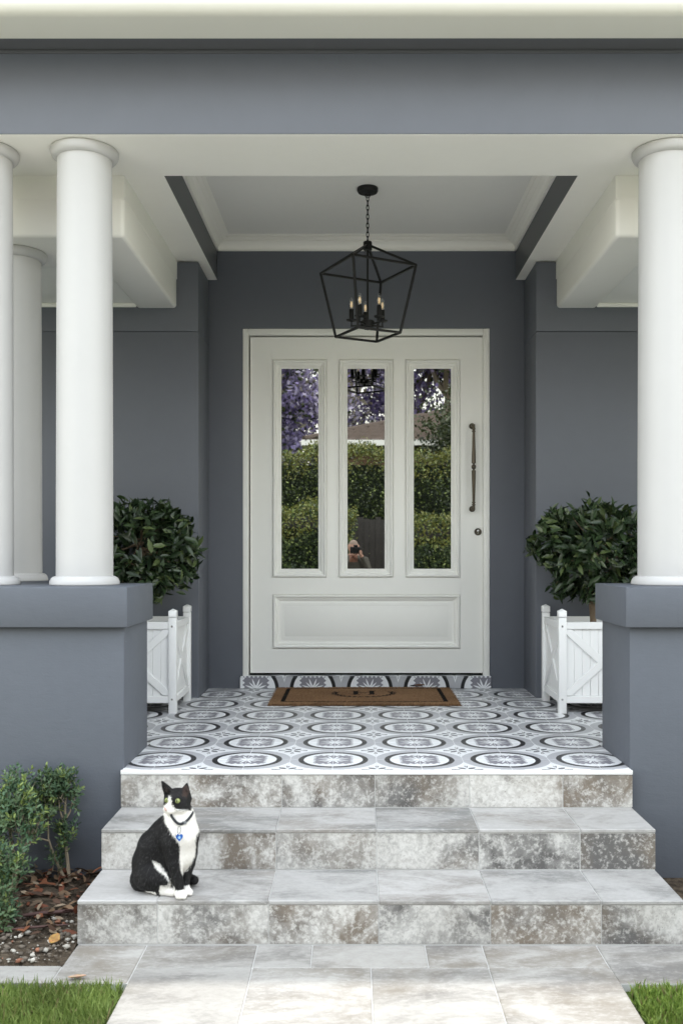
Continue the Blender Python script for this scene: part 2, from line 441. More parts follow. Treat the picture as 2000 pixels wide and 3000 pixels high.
# path of travertine pavers
PX0, PX1 = -.775, .905
base = MB().box(X0 + .003, 2.6, 3.2465, 3.56, -.06, -.004).box(PX0 + .003, PX1 - .003, -2.4, 3.2465, -.06, -.004).box(-3.2, X0 + .003, 3.25, 3.378, -.06, -.004)
path = tag(base.build('path', GROUT), kind='structure')
def paver(x0, x1, y0, y1): slab(path, 'paver', x0 + .0017, x1 - .0017, y0 + .0017, y1 - .0017, -.028, random.uniform(-.0008, .0004), TRAV_P, .003)
r0 = [PX0, -.362, -.157, .261, .473, .900]
for k in range(len(r0) - 1): paver(r0[k], r0[k + 1], 3.365, 3.557)
paver(X0, PX0, 3.2465, 3.557); paver(.900, 1.29, 3.2465, 3.557); paver(1.29, 1.75, 3.2465, 3.557); paver(1.75, 2.6, 3.2465, 3.557)
for x0, x1 in ((-1.45, X0), (-1.87, -1.45), (-2.29, -1.87), (-3.2, -2.29)): paver(x0, x1, 3.2465, 3.380)
y = 3.365; row = 0
while y > -2.3:
    js = [PX0, -.361, .057, .472, PX1] if row % 2 == 0 else [PX0, -.56, -.15, .262, .68, PX1]
    for k in range(len(js) - 1): paver(js[k], js[k + 1], y - .415, y)
    y -= .415; row += 1

# unseen pale slab behind the photographer, added to bounce light into the porch
BOUNCE = paint('pale_bounce_concrete', (.55, .53, .49), .8, .12, 25, .2, .003, 1.2)
tag(MB().box(-7.5, PX0 - .002, -2.35, 2.1, -.06, -.006).box(PX1 + .002, 7.5, -2.35, 2.1, -.06, -.006).build('bounce_slab', BOUNCE), kind='structure')
# garden bed soil
bn = 60; xs = np.linspace(-3.2, X0, bn); ys = np.linspace(3.378, 4.27, 40)
gx, gy = np.meshgrid(xs, ys); gz = .004 + .012 * np.sin(gx * 9 + 1) * np.cos(gy * 11) + rng.normal(size=gx.shape) * .003 + .022 * np.clip((gy - 3.7) / .5, 0, 1)
gz = np.minimum(gz, .05); gz[0] = -.012
idx = np.arange(bn * 40).reshape(40, bn); F = np.stack([idx[:-1, :-1], idx[:-1, 1:], idx[1:, 1:], idx[1:, :-1]], -1).reshape(-1, 4)
tag(link('garden_bed', fast_mesh('garden_bed', np.stack([gx, gy, gz], -1).reshape(-1, 3), F, SOIL)), kind='structure')
tag(MB().box(-6, X0 - 2.17, 3.38, 4.27, -.06, .01).build('garden_bed', SOIL), kind='structure')
tag(MB().box(X1 + .01, 6, 3.56, 4.27, -.06, .01).build('garden_bed', SOIL), kind='structure')

# ================================================================== HOUSE
house = empty('house', (.09, 6.5, 0))
tag(house, 'grey rendered house front with white columns, deep porch beam and wide white door', 'house')
class HB(MB):
    """coordinates are world; shifts to the house origin"""
    def build(s, name, mat, parent=None, bevel=0, seg=2, sm=40, loc=None):
        s.v = [(p[0] - .09, p[1] - 6.5, p[2]) for p in s.v]
        return MB.build(s, name, mat, parent or house, bevel, seg, sm, loc)
ZSOF, ZDROP, ZCEIL = 3.379, 3.066, 3.676
YW, YD, YB0, YB1 = 6.28, 6.72, 4.36, 4.845            # wing wall, door wall, beam front / back
AX0, AX1 = -1.029, 1.193                              # alcove
DX0, DX1, DZ1 = -.790, .952, 3.040                    # door opening
# walls
dw = [(AX0 - .3, .3), (DX0, .3), (DX0, DZ1), (DX1, DZ1), (DX1, .3), (AX1 + .3, .3), (AX1 + .3, 3.9), (AX0 - .3, 3.9)]
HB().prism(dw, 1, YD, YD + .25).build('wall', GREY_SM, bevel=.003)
for sx, xa, xb in ((-1, -7, AX0), (1, AX1, 7.2)):
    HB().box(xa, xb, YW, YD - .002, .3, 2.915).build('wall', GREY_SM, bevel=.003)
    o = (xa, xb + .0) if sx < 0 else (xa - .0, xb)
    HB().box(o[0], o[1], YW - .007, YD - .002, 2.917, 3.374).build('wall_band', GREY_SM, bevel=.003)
# front beam + its white soffit
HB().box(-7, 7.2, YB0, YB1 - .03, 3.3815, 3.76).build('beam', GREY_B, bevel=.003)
HB().box(-7, 7.2, YB0 + .006, YB1, ZSOF, 3.3812).build('soffit', WHITE)
OX0, OX1 = -.970, 1.134                               # ceiling recess
HB().box(-1.60, OX0, YB1, YD - .004, ZSOF + .001, 3.3835).build('soffit', WHITE)
HB().box(OX1, 1.80, YB1, YD - .004, ZSOF + .001, 3.3835).build('soffit', WHITE)
HB().box(OX0 - .02, OX0, YB1 - .03, YD, 3.384, 3.72).build('recess_wall', GREY_DK)
HB().box(OX1, OX1 + .02, YB1 - .03, YD, 3.384, 3.72).build('recess_wall', GREY_DK)
HB().box(OX0, OX1, YB1 - .028, YB1 - .001, 3.3822, 3.72).build('recess_wall', GREY_DK)
HB().box(OX0 - .3, OX1 + .3, YB1 - .03, YD + .2, ZCEIL, 3.74).build('ceiling', WHITE_C)
prof = [(0, 0), (.014, 0), (.014, .012), (.008, .014), (.010, .020), (.016, .034), (.028, .046), (.046, .054), (.050, .056), (.050, .062), (.044, .064), (.062, .072), (.074, .074), (.074, .080), (.068, .082), (.092, .088), (.092, .092), (0, .092)]
zc = ZCEIL - .092
HB().prism([(YD - p, zc + q - .0005) for p, q in prof], 0, OX0, OX1).build('cornice', WHITE, sm=20)
HB().prism([(OX0 + p, zc + q - .0005) for p, q in prof], 1, YB1, YD).build('cornice', WHITE, sm=20)
HB().prism([(OX1 - p, zc + q - .0005) for p, q in prof], 1, YB1, YD).build('cornice', WHITE, sm=20)
HB().prism([(YB1 + p, zc + q - .0005) for p, q in prof], 0, OX0, OX1).build('cornice', WHITE, sm=20)
# dropped veranda beams with rounded edges, boarded ceiling between
for sx, xi in ((-1, -1.171), (1, 1.325)):
    far = xi + sx * 5.5
    def ell_prism(o, z0, z1):
        inner, y0 = xi - sx * o, 4.84 - o
        poly = [(inner, y0), (far, y0), (far, 5.36), (xi + sx * .26, 5.36), (xi + sx * .26, YW - .001), (inner, YW - .001)]
        return HB().prism(poly, 2, z0, z1)
    ell_prism(0, ZDROP, 3.44).build('veranda_beam', WHITE, bevel=.022, seg=4)
    ell_prism(.002, 3.2585, ZSOF - .001).build('veranda_board', WHITE, bevel=.0008, seg=1)
    xa, xb = sorted((xi + sx * .262, far))
    HB().box(xa, xb, 5.362, YW - .008, ZDROP + .034, ZDROP + .05).build('ceiling', WHITE_C)
    xa, xb = sorted((xi + sx * .262, far))
    HB().box(xa, xb, YW - .03, YW - .0075, ZDROP + .006, ZDROP + .033).build('cornice', WHITE, bevel=.008)
# eaves: charcoal soffit board, bead, half-round gutter
HB().box(-7, 7.2, 4.205, YB0 + .1, 3.7605, 3.79).build('eave_soffit', GREY_DK)
HB().box(-7, 7.2, YB0 - .016, YB0 - .0005, 3.745, 3.7603).build('bead', GREY_DK, bevel=.004)
gp = [(4.215, 3.90), (4.215, 3.742), (4.206, 3.735)]
gp += [(4.040, 3.735)]
for k in range(1, 9):
    a = R(-90 - 11.25 * k); gp.append((4.040 + .045 * math.cos(a), 3.78 + .045 * math.sin(a)))
gp += [(3.993, 3.86), (3.989, 3.875), (3.997, 3.886), (4.011, 3.886), (4.011, 3.90)]
HB().prism(gp, 0, -7.2, 7.4).build('gutter', GUTTER, sm=25)
# roof sheets behind the gutter
HB().add([(-7.4, 4.05, 3.905), (7.6, 4.05, 3.905), (7.6, 10.2, 6.4), (-7.4, 10.2, 6.4), (-7.4, 16.4, 3.9), (7.6, 16.4, 3.9)], [(0, 1, 2, 3), (3, 2, 5, 4)]).build('roof', plain('roof_paint', (.09, .09, .10), .6))
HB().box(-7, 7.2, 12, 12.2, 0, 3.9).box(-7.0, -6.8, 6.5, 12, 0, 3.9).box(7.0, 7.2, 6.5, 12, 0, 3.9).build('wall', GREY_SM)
HB().box(-7, 7.2, 6.9, 12, 3.75, 3.8).build('ceiling', WHITE_C)
# piers with caps
def pier(sx, xi, ci):
    xo = xi + sx * 1.1; a, b = sorted((xi, xo))
    p = HB().box(a, b, 4.258, 4.735, -.1, 1.129).build('pier', GREY, bevel=.006)
    a, b = sorted((ci, ci + sx * 1.15))
    c = HB().box(a, b, 4.222, 4.765, 1.131, 1.310).build('pier_cap', GREY, bevel=.005); c.parent = p
    if sx < 0:
        HB().box(-2.15, -1.65, 4.736, 5.45, .3, 1.129).build('pier', GREY, bevel=.006)
        c = HB().box(-2.18, -1.62, 4.766, 5.48, 1.131, 1.3095).build('pier_cap', GREY, bevel=.005); c.parent = p
pier(-1, PIX0, -1.008); pier(1, PIX1, 1.200)
HB().box(-7, -2.14, 4.258, 4.735, -.1, .99).build('pier', GREY, bevel=.006)
# columns
def column(x, y, ztop):
    z0 = 1.3105; rb, rt = .1325, .127
    sh = [(rb, z0 + .04)] + [(rb + (rt - rb) * t ** 1.3, z0 + .04 + (ztop - .046 - z0 - .04) * t) for t in np.linspace(0, 1, 12)[1:]]
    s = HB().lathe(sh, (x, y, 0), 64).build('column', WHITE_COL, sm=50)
    bp = [(.160, z0), (.1625, z0 + .002)] + [(.1328 + .030 * math.cos(a), z0 + .005 + .036 * math.sin(a)) for a in np.linspace(0, math.pi / 2, 9)]
    b = HB().lathe(bp, (x, y, 0), 64).build('base_moulding', WHITE_COL, sm=50); b.parent = s
    cp = [(rt + .0003 + .032 * math.sin(a), ztop - .010 - .037 * math.cos(a)) for a in np.linspace(0, math.pi / 2, 10)] + [(rt + .0323, ztop - .006), (rt + .028, ztop - .001)]
    c = HB().lathe(cp, (x, y, 0), 64).build('capital', WHITE_COL, sm=50); c.parent = s
column(-1.287, 4.545, ZSOF); column(-1.765, 4.545, ZSOF); column(1.484, 4.545, ZSOF); column(-1.81, 5.10, ZDROP)

# door frame
fr = empty('door_frame', (0, 0, 0), 0, house)
def sub(hb, name, mat, parent, bevel=0, seg=2, sm=40):
    o = hb.build(name, mat, parent, bevel, seg, sm); return o
YF = 6.728
sub(HB().box(DX0, DX0 + .040, YF, YF + .11, .587, DZ1 - .0005), 'jamb', WHITE_DOOR, fr, .003)
sub(HB().box(DX1 - .046, DX1, YF, YF + .11, .587, DZ1 - .0005), 'jamb', WHITE_DOOR, fr, .003)
sub(HB().box(DX1 - .028, DX1 - .004, YF - .006, YF - .0005, .587, DZ1 - .001), 'jamb_bead', WHITE_DOOR, fr, .002)
sub(HB().box(DX0 + .0405, DX1 - .0465, YF, YF + .11, 2.996, DZ1 - .0005), 'head', WHITE_DOOR, fr, .003)
sub(HB().box(DX0, DX1, 6.86, 6.90, .5, 3.05), 'backing', DARKGAP, fr)
# door leaf with real openings
LX0, LX1, LZ0, LZ1 = DX0 + .050, DX1 - .048, .604, 2.984
YL, TL = 6.752, .05
def wx(u): return (u - 1036) * YL / 2790
def wz(v): return 1.475 - (v - 1611.5) * YL / 2790
panes = [(795.4, 954.6, 821.8, 931.0), (989.0, 1149.0, 1013.8, 1123.8), (1183.5, 1343.7, 1206.9, 1317.3)]
PZ0, PZ1 = wz(1692), wz(1053.4); GZ0, GZ1 = wz(1665), wz(1081)
BX0, BX1, BZ0, BZ1 = wx(796), wx(1344), wz(1900), wz(1741)
xsplit = [LX0] + [t for p in panes for t in (wx(p[0]), wx(p[1]))] + [LX1]
leaf = HB()
leaf.box(LX0, LX1, YL, YL + TL, PZ1, LZ1)
for k in (0, 2, 4, 6): leaf.box(xsplit[k], xsplit[k + 1], YL, YL + TL, PZ0, PZ1 - .0)
leaf.box(LX0, LX1, YL, YL + TL, BZ1, PZ0)
leaf.box(LX0, BX0, YL, YL + TL, BZ0, BZ1); leaf.box(BX1, LX1, YL, YL + TL, BZ0, BZ1); leaf.box(LX0, LX1, YL, YL + TL, LZ0, BZ0)
door = leaf.build('front_door', WHITE_DOOR, sm=0)
bm = bmesh.new(); bm.from_mesh(door.data); bmesh.ops.remove_doubles(bm, verts=bm.verts, dist=1e-5); bm.to_mesh(door.data); bm.free()
door['label'] = 'wide white door with three tall glass panes and black pull handle'
def frame_mould(x0, x1, z0, z1, prof, name, mat):
    """mitred picture-frame moulding; prof = (inset, depth towards the viewer)"""
    h = HB(); n = len(prof); v = []
    for (cx, cz, sx, sz) in ((x0, z0, 1, 1), (x1, z0, -1, 1), (x1, z1, -1, -1), (x0, z1, 1, -1)):
        for i, d in prof: v.append((cx + sx * i, YL - d, cz + sz * i))
    f = []
    for c in range(4):
        for i in range(n - 1):
            f.append((c * n + i, c * n + i + 1, ((c + 1) % 4) * n + i + 1, ((c + 1) % 4) * n + i))
    h.add(v, f); o = h.build(name, mat, door, 0, 1, 28); return o
mprof = [(0, .0), (.0008, -.008), (.0045, -.008), (.005, .012), (.009, .017), (.016, .018), (.021, .014), (.023, .006), (.027, .005), (.0275, -.001), (.034, .001), (.041, -.002), (.046, -.008), (.047, -.014), (.052, -.014), (.0525, -.018), (.060, -.019), (.062, -.022), (.062, -.034)]
def glass_mat():
    M = Mat('reflective_glass', .0, .5, 1.0)
    M.set('Base Color', (.46, .47, .46, 1)); M.set('Roughness', .012)
    M.bump(M.noise(2.2, 2), .012, .01); return M.m
GLASS = glass_mat()
for o0, o1, g0, g1 in panes:
    frame_mould(wx(o0), wx(o1), PZ0, PZ1, mprof, 'pane_moulding', WHITE_DOOR)
    sub(HB().box(wx(o0) + .03, wx(o1) - .03, YL + .022, YL + .028, PZ0 + .03, PZ1 - .03), 'glass_pane', GLASS, door, sm=0)
bprof = [(0, .0), (.0008, -.008), (.0045, -.008), (.005, .012), (.009, .017), (.016, .018), (.021, .014), (.023, .006), (.027, .005), (.0275, -.001), (.034, .001), (.041, -.004), (.046, -.012), (.056, -.013), (.060, -.013), (.0605, -.009), (.074, -.006), (.086, -.0055)]
frame_mould(BX0, BX1, BZ0, BZ1, bprof, 'panel_moulding', WHITE_DOOR)
sub(HB().box(BX0 + .05, BX1 - .05, YL + .0135, YL + .03, BZ0 + .05, BZ1 - .05), 'panel_back', WHITE_DOOR, door)
sub(HB().box(BX0 + .086, BX1 - .086, YL + .0055, YL + .02, BZ0 + .086, BZ1 - .086), 'raised_panel', WHITE_DOOR, door, .002)
# pull handle: turned bar on two rosettes
hx = wx(1380.5); hz0, hz1 = wz(1502) + .018, wz(1238) - .018; hm = (hz0 + hz1) / 2; yb = YL - .062
hp = HB(); Lh = (hz1 - hz0) / 2
def q(zz, r): return (r, hm + zz)
pr = [q(-Lh, .004), q(-Lh + .002, .010), q(-Lh + .030, .010), q(-Lh + .033, .0135), q(-Lh + .038, .0135), q(-Lh + .041, .009), q(-Lh + .046, .009), q(-Lh + .049, .0135), q(-Lh + .054, .0135), q(-Lh + .057, .0095),
      q(-.028, .0150), q(-.026, .0150), q(-.022, .007), q(-.016, .008), q(-.012, .014), q(-.004, .0165), q(.004, .0165), q(.012, .014), q(.016, .008), q(.022, .007)]
up_ = [(r, 2 * hm - z) for r, z in pr[:12]][::-1]
hp.lathe(pr + up_, (hx, yb, 0), 20)
for zz in (hz0 + .008, hz1 - .008):
    hp.lathe([(.0215, YL - .0005), (.0215, YL - .006), (.017, YL - .011), (.0095, YL - .012), (.0095, yb)], (hx - .004, 0, zz), 24, 'Y')
hp.build('pull_handle', BRONZE, door)
lx, lz = wx(1396), wz(1558)
lk = HB().lathe([(.026, YL - .0005), (.026, YL - .004), (.024, YL - .0065), (.013, YL - .0065), (.012, YL - .0045), (.011, YL - .0045)], (lx, 0, lz), 32, 'Y').build('lock', BRONZE, door)
HB().lathe([(.0075, YL - .003), (.0075, YL - .0085), (.006, YL - .009)], (lx, 0, lz + .006), 16, 'Y').box(lx - .0045, lx + .0045, YL - .0088, YL - .003, lz - .016, lz + .004).build('key_cylinder', STEEL, door)

# ================================================================== LANTERN
LXc, LYc = .078, 5.79
lan = empty('pendant_lantern', (LXc, LYc, 2.78)); tag(lan, 'black open cage lantern with five candle bulbs hanging over the doorway', 'lantern')
def lbuild(mb, name, mat, parent=lan, bevel=0, sm=40):
    off = (LXc, LYc, 2.78); mb.v = [(p[0] - off[0], p[1] - off[1], p[2] - off[2]) for p in mb.v]
    o = mb.build(name, mat, lan, bevel, 1, sm)
    if parent is not lan: o.parent = parent
    return o
lbuild(MB().lathe([(.062, ZCEIL - .0005), (.0635, ZCEIL - .004), (.0635, ZCEIL - .018), (.058, ZCEIL - .028), (.030, ZCEIL - .031), (.012, ZCEIL - .031), (.010, ZCEIL - .036)], (LXc, LYc, 0), 40), 'ceiling_canopy', BLACK)
def ring(c, rx, rz, rot, r, seg=18):
    return MB().tube([(c[0] + rx * math.cos(t) * math.cos(rot), c[1] + rx * math.cos(t) * math.sin(rot), c[2] + rz * math.sin(t)) for t in np.linspace(0, 2 * math.pi, seg, endpoint=False)], r, 6, True)
lbuild(ring((LXc, LYc, ZCEIL - .046), .014, .014, R(0), .0028), 'chain_ring', BLACK)
zt, zb_ = ZCEIL - .052, 3.352; nl = 10; pitch = (zt - zb_) / nl
for k in range(nl): lbuild(ring((LXc, LYc, zt - pitch * (k + .5)), .0078, pitch * .5 + .0052, R(20 + 90 * (k % 2)), .0024), 'chain_link', BLACK)
CAPZ = 3.335
lbuild(MB().lathe([(.006, 3.362), (.006, 3.350), (.024, 3.349), (.0265, 3.345), (.0265, 3.300), (.022, 3.296)], (LXc, LYc, 0), 28), 'top_cap', BLACK)
ROT = R(-17)
def corner(k, hd, z): a = ROT + k * math.pi / 2; return Vector((LXc + hd * math.cos(a), LYc + hd * math.sin(a), z))
UZ, LZ, UH, LH = 3.182, 2.784, .302, .203; bw = .0125
for k in range(4):
    a, b = corner(k, UH, UZ), corner(k + 1, UH, UZ); c, d = corner(k, LH, LZ), corner(k + 1, LH, LZ)
    tdir = (corner(k, 1, 0) - Vector((LXc, LYc, 0))).normalized()
    lbuild(MB().sqbar(a, b, bw), 'top_rail', BLACK); lbuild(MB().sqbar(c, d, bw), 'bottom_rail', BLACK)
    lbuild(MB().sqbar(a + Vector((0, 0, .003)), c - Vector((0, 0, .003)), bw + .0008), 'side_bar', BLACK)
    lbuild(MB().sqbar(a + Vector((0, 0, .0)), Vector((LXc, LYc, 3.322)) + tdir * .020, bw + .0004), 'roof_bar', BLACK)
lbuild(MB().lathe([(.0062, 2.86), (.0062, 3.30)], (LXc, LYc, 0), 12), 'centre_rod', BLACK)
lbuild(MB().lathe([(.004, 2.812), (.010, 2.816), (.010, 2.824), (.036, 2.826), (.041, 2.830), (.041, 2.864), (.037, 2.868), (.010, 2.869)], (LXc, LYc, 0), 32), 'hub', BLACK)
def bulb_glass():
    M = Mat('bulb_glass', .03, .5); lw = M.N('ShaderNodeLayerWeight'); lw.inputs[0].default_value = .35
    tr = M.N('ShaderNodeBsdfTransparent'); gl = M.N('ShaderNodeBsdfGlossy'); gl.inputs['Roughness'].default_value = .08; mx = M.N('ShaderNodeMixShader')
    fac = Ex(M.nt, lw.outputs['Facing']) * .55 + .06; M.L(fac.k, mx.inputs[0]); M.L(tr.outputs[0], mx.inputs[1]); M.L(gl.outputs[0], mx.inputs[2]); M.L(mx.outputs[0], M.nt.nodes['Material Output'].inputs[0]); return M.m
BULB = bulb_glass()
FIL = Mat('filament', .4); FIL.set('Base Color', (.9, .6, .25, 1)); FIL.set('Emission Color', (1, .78, .48, 1)); FIL.set('Emission Strength', .16); FIL = FIL.m
for k in range(5):
    a = R(97 + 72 * k); bx, by = LXc + .100 * math.cos(a), LYc + .100 * math.sin(a); ux, uy = math.cos(a), math.sin(a)
    lbuild(MB().sqbar((LXc + .036 * ux, LYc + .036 * uy, 2.842), (bx + .005 * ux, by + .005 * uy, 2.842), .0095).sqbar((bx, by, 2.8373), (bx, by, 2.872), .0092), 'arm', BLACK)
    lbuild(MB().lathe([(.006, 2.868), (.030, 2.874), (.0325, 2.880), (.031, 2.880), (.012, 2.875)], (bx, by, 0), 24), 'drip_pan', BLACK)
    lbuild(MB().lathe([(.0145, 2.8755), (.0140, 2.942), (.0125, 2.945)], (bx, by, 0), 20), 'candle_sleeve', BLACK)
    bl = lbuild(MB().lathe([(.0118, 2.9452), (.0122, 2.952), (.0150, 2.963), (.0160, 2.973), (.0150, 2.986), (.0115, 3.000), (.0070, 3.010), (.0030, 3.0155), (.0006, 3.017)], (bx, by, 0), 20, caps=False), 'bulb', BULB)
    fb = MB()
    for j in range(4):
        t = j * math.pi / 2 + .4; fb.tube([(bx + .0062 * math.cos(t), by + .0062 * math.sin(t), 2.957), (bx + .0055 * math.cos(t), by + .0055 * math.sin(t), 2.990)], .00075, 5)
    lbuild(fb.tube([(bx, by, 2.946), (bx, by, 2.993)], .0006, 5), 'filament', FIL, bl)

# ================================================================== PLANTER BOXES AND BAY TREES
def planter(cx, cy, label, mir):
    S = .265; root = empty('planter_box', (cx, cy, .5)); tag(root, label, 'planter', 'white planters either side of the door')
    pw = .046; zr1, zr0 = .545, .062
    for sx in (-1, 1):
        for sy in (-1, 1):
            x, y = sx * (S - pw / 2), sy * (S - pw / 2)
            p = MB().box(x - pw / 2, x + pw / 2, y - pw / 2, y + pw / 2, .0, .572).build('post', WHITE_PVC, root, .003)
            h = pw / 2 + .001
            f = MB().add([(x - h, y - h, .575), (x + h, y - h, .575), (x + h, y + h, .575), (x - h, y + h, .575), (x - h, y - h, .611), (x + h, y - h, .611), (x + h, y + h, .611), (x - h, y + h, .611), (x, y, .625)],
                         [(3, 2, 1, 0), (0, 1, 5, 4), (1, 2, 6, 5), (2, 3, 7, 6), (3, 0, 4, 7), (4, 5, 8), (5, 6, 8), (6, 7, 8), (7, 4, 8)]).build('post_cap', WHITE_PVC, p, .0015, 1)
            if sy < 0:
                for zz in (.52, .085):
                    MB().lathe([(.0065, y - pw / 2 + .001), (.0065, y - pw / 2 - .002), (.0045, y - pw / 2 - .0035), (.0025, y - pw / 2 - .0015)], (x - .002, 0, zz), 14, 'Y').build('screw', STEEL, p)
    for k in range(4):
        M4 = Matrix.Rotation(k * math.pi / 2, 4, 'Z')
        def pb(mb, name, bev=.0025):
            mb.v = [tuple(M4 @ Vector(v)) for v in mb.v]; return mb.build(name, WHITE_PVC, root, bev, 1)
        L = S - pw; yf = -S + .006
        pb(MB().box(-L, L, yf, yf + .026, zr1 - .042, zr1), 'top_rail'); pb(MB().box(-L, L, yf, yf + .026, zr0, zr0 + .042), 'bottom_rail')
        nb = 9; w = 2 * L / nb
        for j in range(nb):
            pb(MB().box(-L + j * w + .0006, -L + (j + 1) * w - .0006, yf + .014, yf + .024, zr0 + .0425, zr1 - .0425), 'board', .0016)
        za, zb2 = zr0 + .044, zr1 - .044; bw2 = .022
        for s in (-1, 1):
            e = .0 if s > 0 else .0006
            dx, dz = 2 * L, (zb2 - za); ln = math.hypot(dx, dz); nx, nz = -dz / ln * bw2, dx / ln * bw2
            # diagonal board clipped to the panel
            t0 = (-L, za); 
            kx = bw2 * ln / dz; kz = bw2 * ln / dx
            poly = [(-L, za), (-L + kx, za), (L, zb2 - kz), (L, zb2), (L - kx, zb2), (-L, za + kz)]
            poly = [(s * x, z) for x, z in poly]
            pb(MB().prism(poly, 1, yf + .003 + e, yf + .0138).__class__ and (lambda m: m)(MB().add([(x, yv, z) for yv in (yf + .003 + e, yf + .0138) for x, z in poly],
               [tuple(range(6)), tuple(range(11, 5, -1))] + [(i, i + 6, (i + 1) % 6 + 6, (i + 1) % 6) for i in range(6)])), 'brace', .0015)
    MB().box(-S + .034, S - .034, -S + .034, S - .034, .07, .47).build('soil', SOIL, root)
    return root
planter(-1.327, 5.935, 'white cross-braced planter box left of the door', 1)
planter(1.478, 5.935, 'white cross-braced planter box right of the door', -1)

def bay_tree(cx, cy, seed, label, rh=.385, rv=.335, zc=1.468):
    global rng
    r_ = np.random.default_rng(seed)
    root = empty('bay_tree', (cx, cy, .97)); tag(root, label, 'topiary tree', 'ball topiary bay trees by the door'); Z0 = .97
    b = MB(); 
    pts = [(0, 0, -.02)] + [(.012 * math.sin(t * 5 + seed), .01 * math.cos(t * 4), t * (zc - Z0)) for t in np.linspace(.15, 1.05, 7)]
    b.tube(pts, [.021, .020, .019, .018, .017, .016, .014, .010], 10); b.build('trunk', BARKM, root, sm=60)
    br = MB(); 
    for k in range(26):
        d = nrm(r_.normal(size=3) * [1, 1, .8]); s = Vector((0, 0, zc - Z0 - .12 + .2 * r_.random()))
        e = Vector((d[0] * rh * .85, d[1] * rh * .85, zc - Z0 + d[2] * rv * .85)); m_ = (s + e) / 2 + Vector((0, 0, .02))
        br.tube([s, m_, e], [.006, .004, .002], 5)
    br.build('branches', BARKM, root, sm=60)
    n = 2900
    d = nrm(r_.normal(size=(n, 3))); rad = .60 + .40 * r_.random(n) ** .6
    # leaf rosettes: cluster the leaves round shoot tips
    nt_ = 250; tip = nrm(r_.normal(size=(nt_, 3))); trad = .55 + .42 * r_.random(nt_) ** .7
    own = r_.integers(0, nt_, n)
    shoot = tip[own]; base = shoot * trad[own][:, None] * [rh, rh, rv] + r_.normal(size=(n, 3)) * .022
    dirn = nrm(shoot * .75 + r_.normal(size=(n, 3)) * .62 + [0, 0, .06])
    upv = nrm(shoot + r_.normal(size=(n, 3)) * .55 + [0, 0, .5])
    L = .066 + .036 * r_.random(n); base = base - dirn * (L * .5)[:, None]
    lim = np.linalg.norm((base + dirn * L[:, None]) / [rh, rh, rv], axis=1); keep = lim < 1.12
    base, dirn, upv, L = base[keep], dirn[keep], upv[keep], L[keep]; n = len(L)
    cg = r_.random(n)[:, None]; fresh = (r_.random(n) > .86)[:, None]
    colr = np.array([.016, .032, .014]) * (1 - cg) + np.array([.042, .072, .028]) * cg
    colr = np.where(fresh, colr * .4 + np.array([.13, .17, .06]) * .6, colr)
    # nearest / most frontal leaves become single parts
    score = -(base[:, 1] + dirn[:, 1] * .04) + .0 * base[:, 2]; order = np.argsort(-score); single = order[:300]; rest = order[300:]
    c0 = np.array([0, 0, zc - Z0])
    tag(link('foliage', scatter('foliage', LEAF_V, LEAF_F, base[rest] + c0, dirn[rest], upv[rest], L[rest], L[rest] * .37, colr[rest], LEAFM), root), kind='stuff')
    for i in single:
        me = scatter('leaf', LEAF_V, LEAF_F, base[i:i + 1] + c0, dirn[i:i + 1], upv[i:i + 1], L[i], L[i] * .37, colr[i:i + 1], LEAFM); link('leaf', me, root)
bay_tree(-1.327, 5.935, 3, 'round bay tree behind the left columns, in a white planter'); bay_tree(1.478, 5.935, 8, 'round bay tree with visible trunk, in the white planter at right')

# ================================================================== DOORMAT
def mat_black(x, y):
    """mat frame: x across, y depth, metres from centre (6.305)"""
    bl = np.zeros_like(x, bool); HX, HY = .607, .355
    for s in (1, -1):
        bl |= (np.abs(x - s * (HX - .092)) < .0125) & (np.abs(y) < HY - .062)
        bl |= (np.abs(y - s * (HY - .070)) < .0085) & (np.abs(x) < HX - .08)
    yh = y - .085
    for s in (1, -1):
        bl |= (np.abs(x - s * .054) < .0150) & (np.abs(yh) < .080)
        for t in (1, -1): bl |= (np.abs(x - s * .054) < .031) & (np.abs(yh - t * .074) < .0085)
    bl |= (np.abs(x) < .05) & (np.abs(yh) < .010)
    for side in (1, -1):
        for k in range(10):
            t = R(-88 + 11.5 * k); px, py = side * .195 * math.cos(t), .065 + .155 * math.sin(t)
            for io in (1, -1):
                an = math.atan2(.155 * math.cos(t), -side * .195 * math.sin(t)) + side * io * .55
                cx, cy = px + .018 * math.cos(an), py + .018 * math.sin(an)
                dx, dy = x - cx, y - cy; a, b = dx * math.cos(an) + dy * math.sin(an), -dx * math.sin(an) + dy * math.cos(an)
                bl |= (a / .021) ** 2 + (b / .0085) ** 2 < 1
    return bl
MX, MY = .060, 6.305
nx, ny = 260, 150; gx, gy = np.meshgrid(np.linspace(-.607, .607, nx), np.linspace(-.355, .355, ny))
wob = .003 * np.sin(gx * 7) ; gz = .017 + .0012 * rng.normal(size=gx.shape) + .0015 * np.sin(gx * 5 + gy * 3)
ed = (np.abs(gx) > .6) | (np.abs(gy) > .349); gz = np.where(ed, .001, gz)
ntx = rng.normal(size=gx.shape)[..., None]
def coir_col(x, y):
    n = rng.normal(size=x.shape)[..., None]; big = (np.sin(x * 9) * np.cos(y * 13 + x * 4))[..., None]
    c = np.array([.205, .120, .065]) * (1 + .20 * n + .10 * big); return np.clip(np.where(mat_black(x, y)[..., None], np.array([.012, .010, .009]) * (1 + .3 * n), c), .004, .6)
idx = np.arange(nx * ny).reshape(ny, nx); F = np.stack([idx[:-1, :-1], idx[:-1, 1:], idx[1:, 1:], idx[1:, :-1]], -1).reshape(-1, 4)
dm = link('doormat', fast_mesh('doormat', np.stack([gx + 0, gy, gz], -1).reshape(-1, 3), F, COIR, coir_col(gx, gy).reshape(-1, 3)), None, (MX, MY, .5))
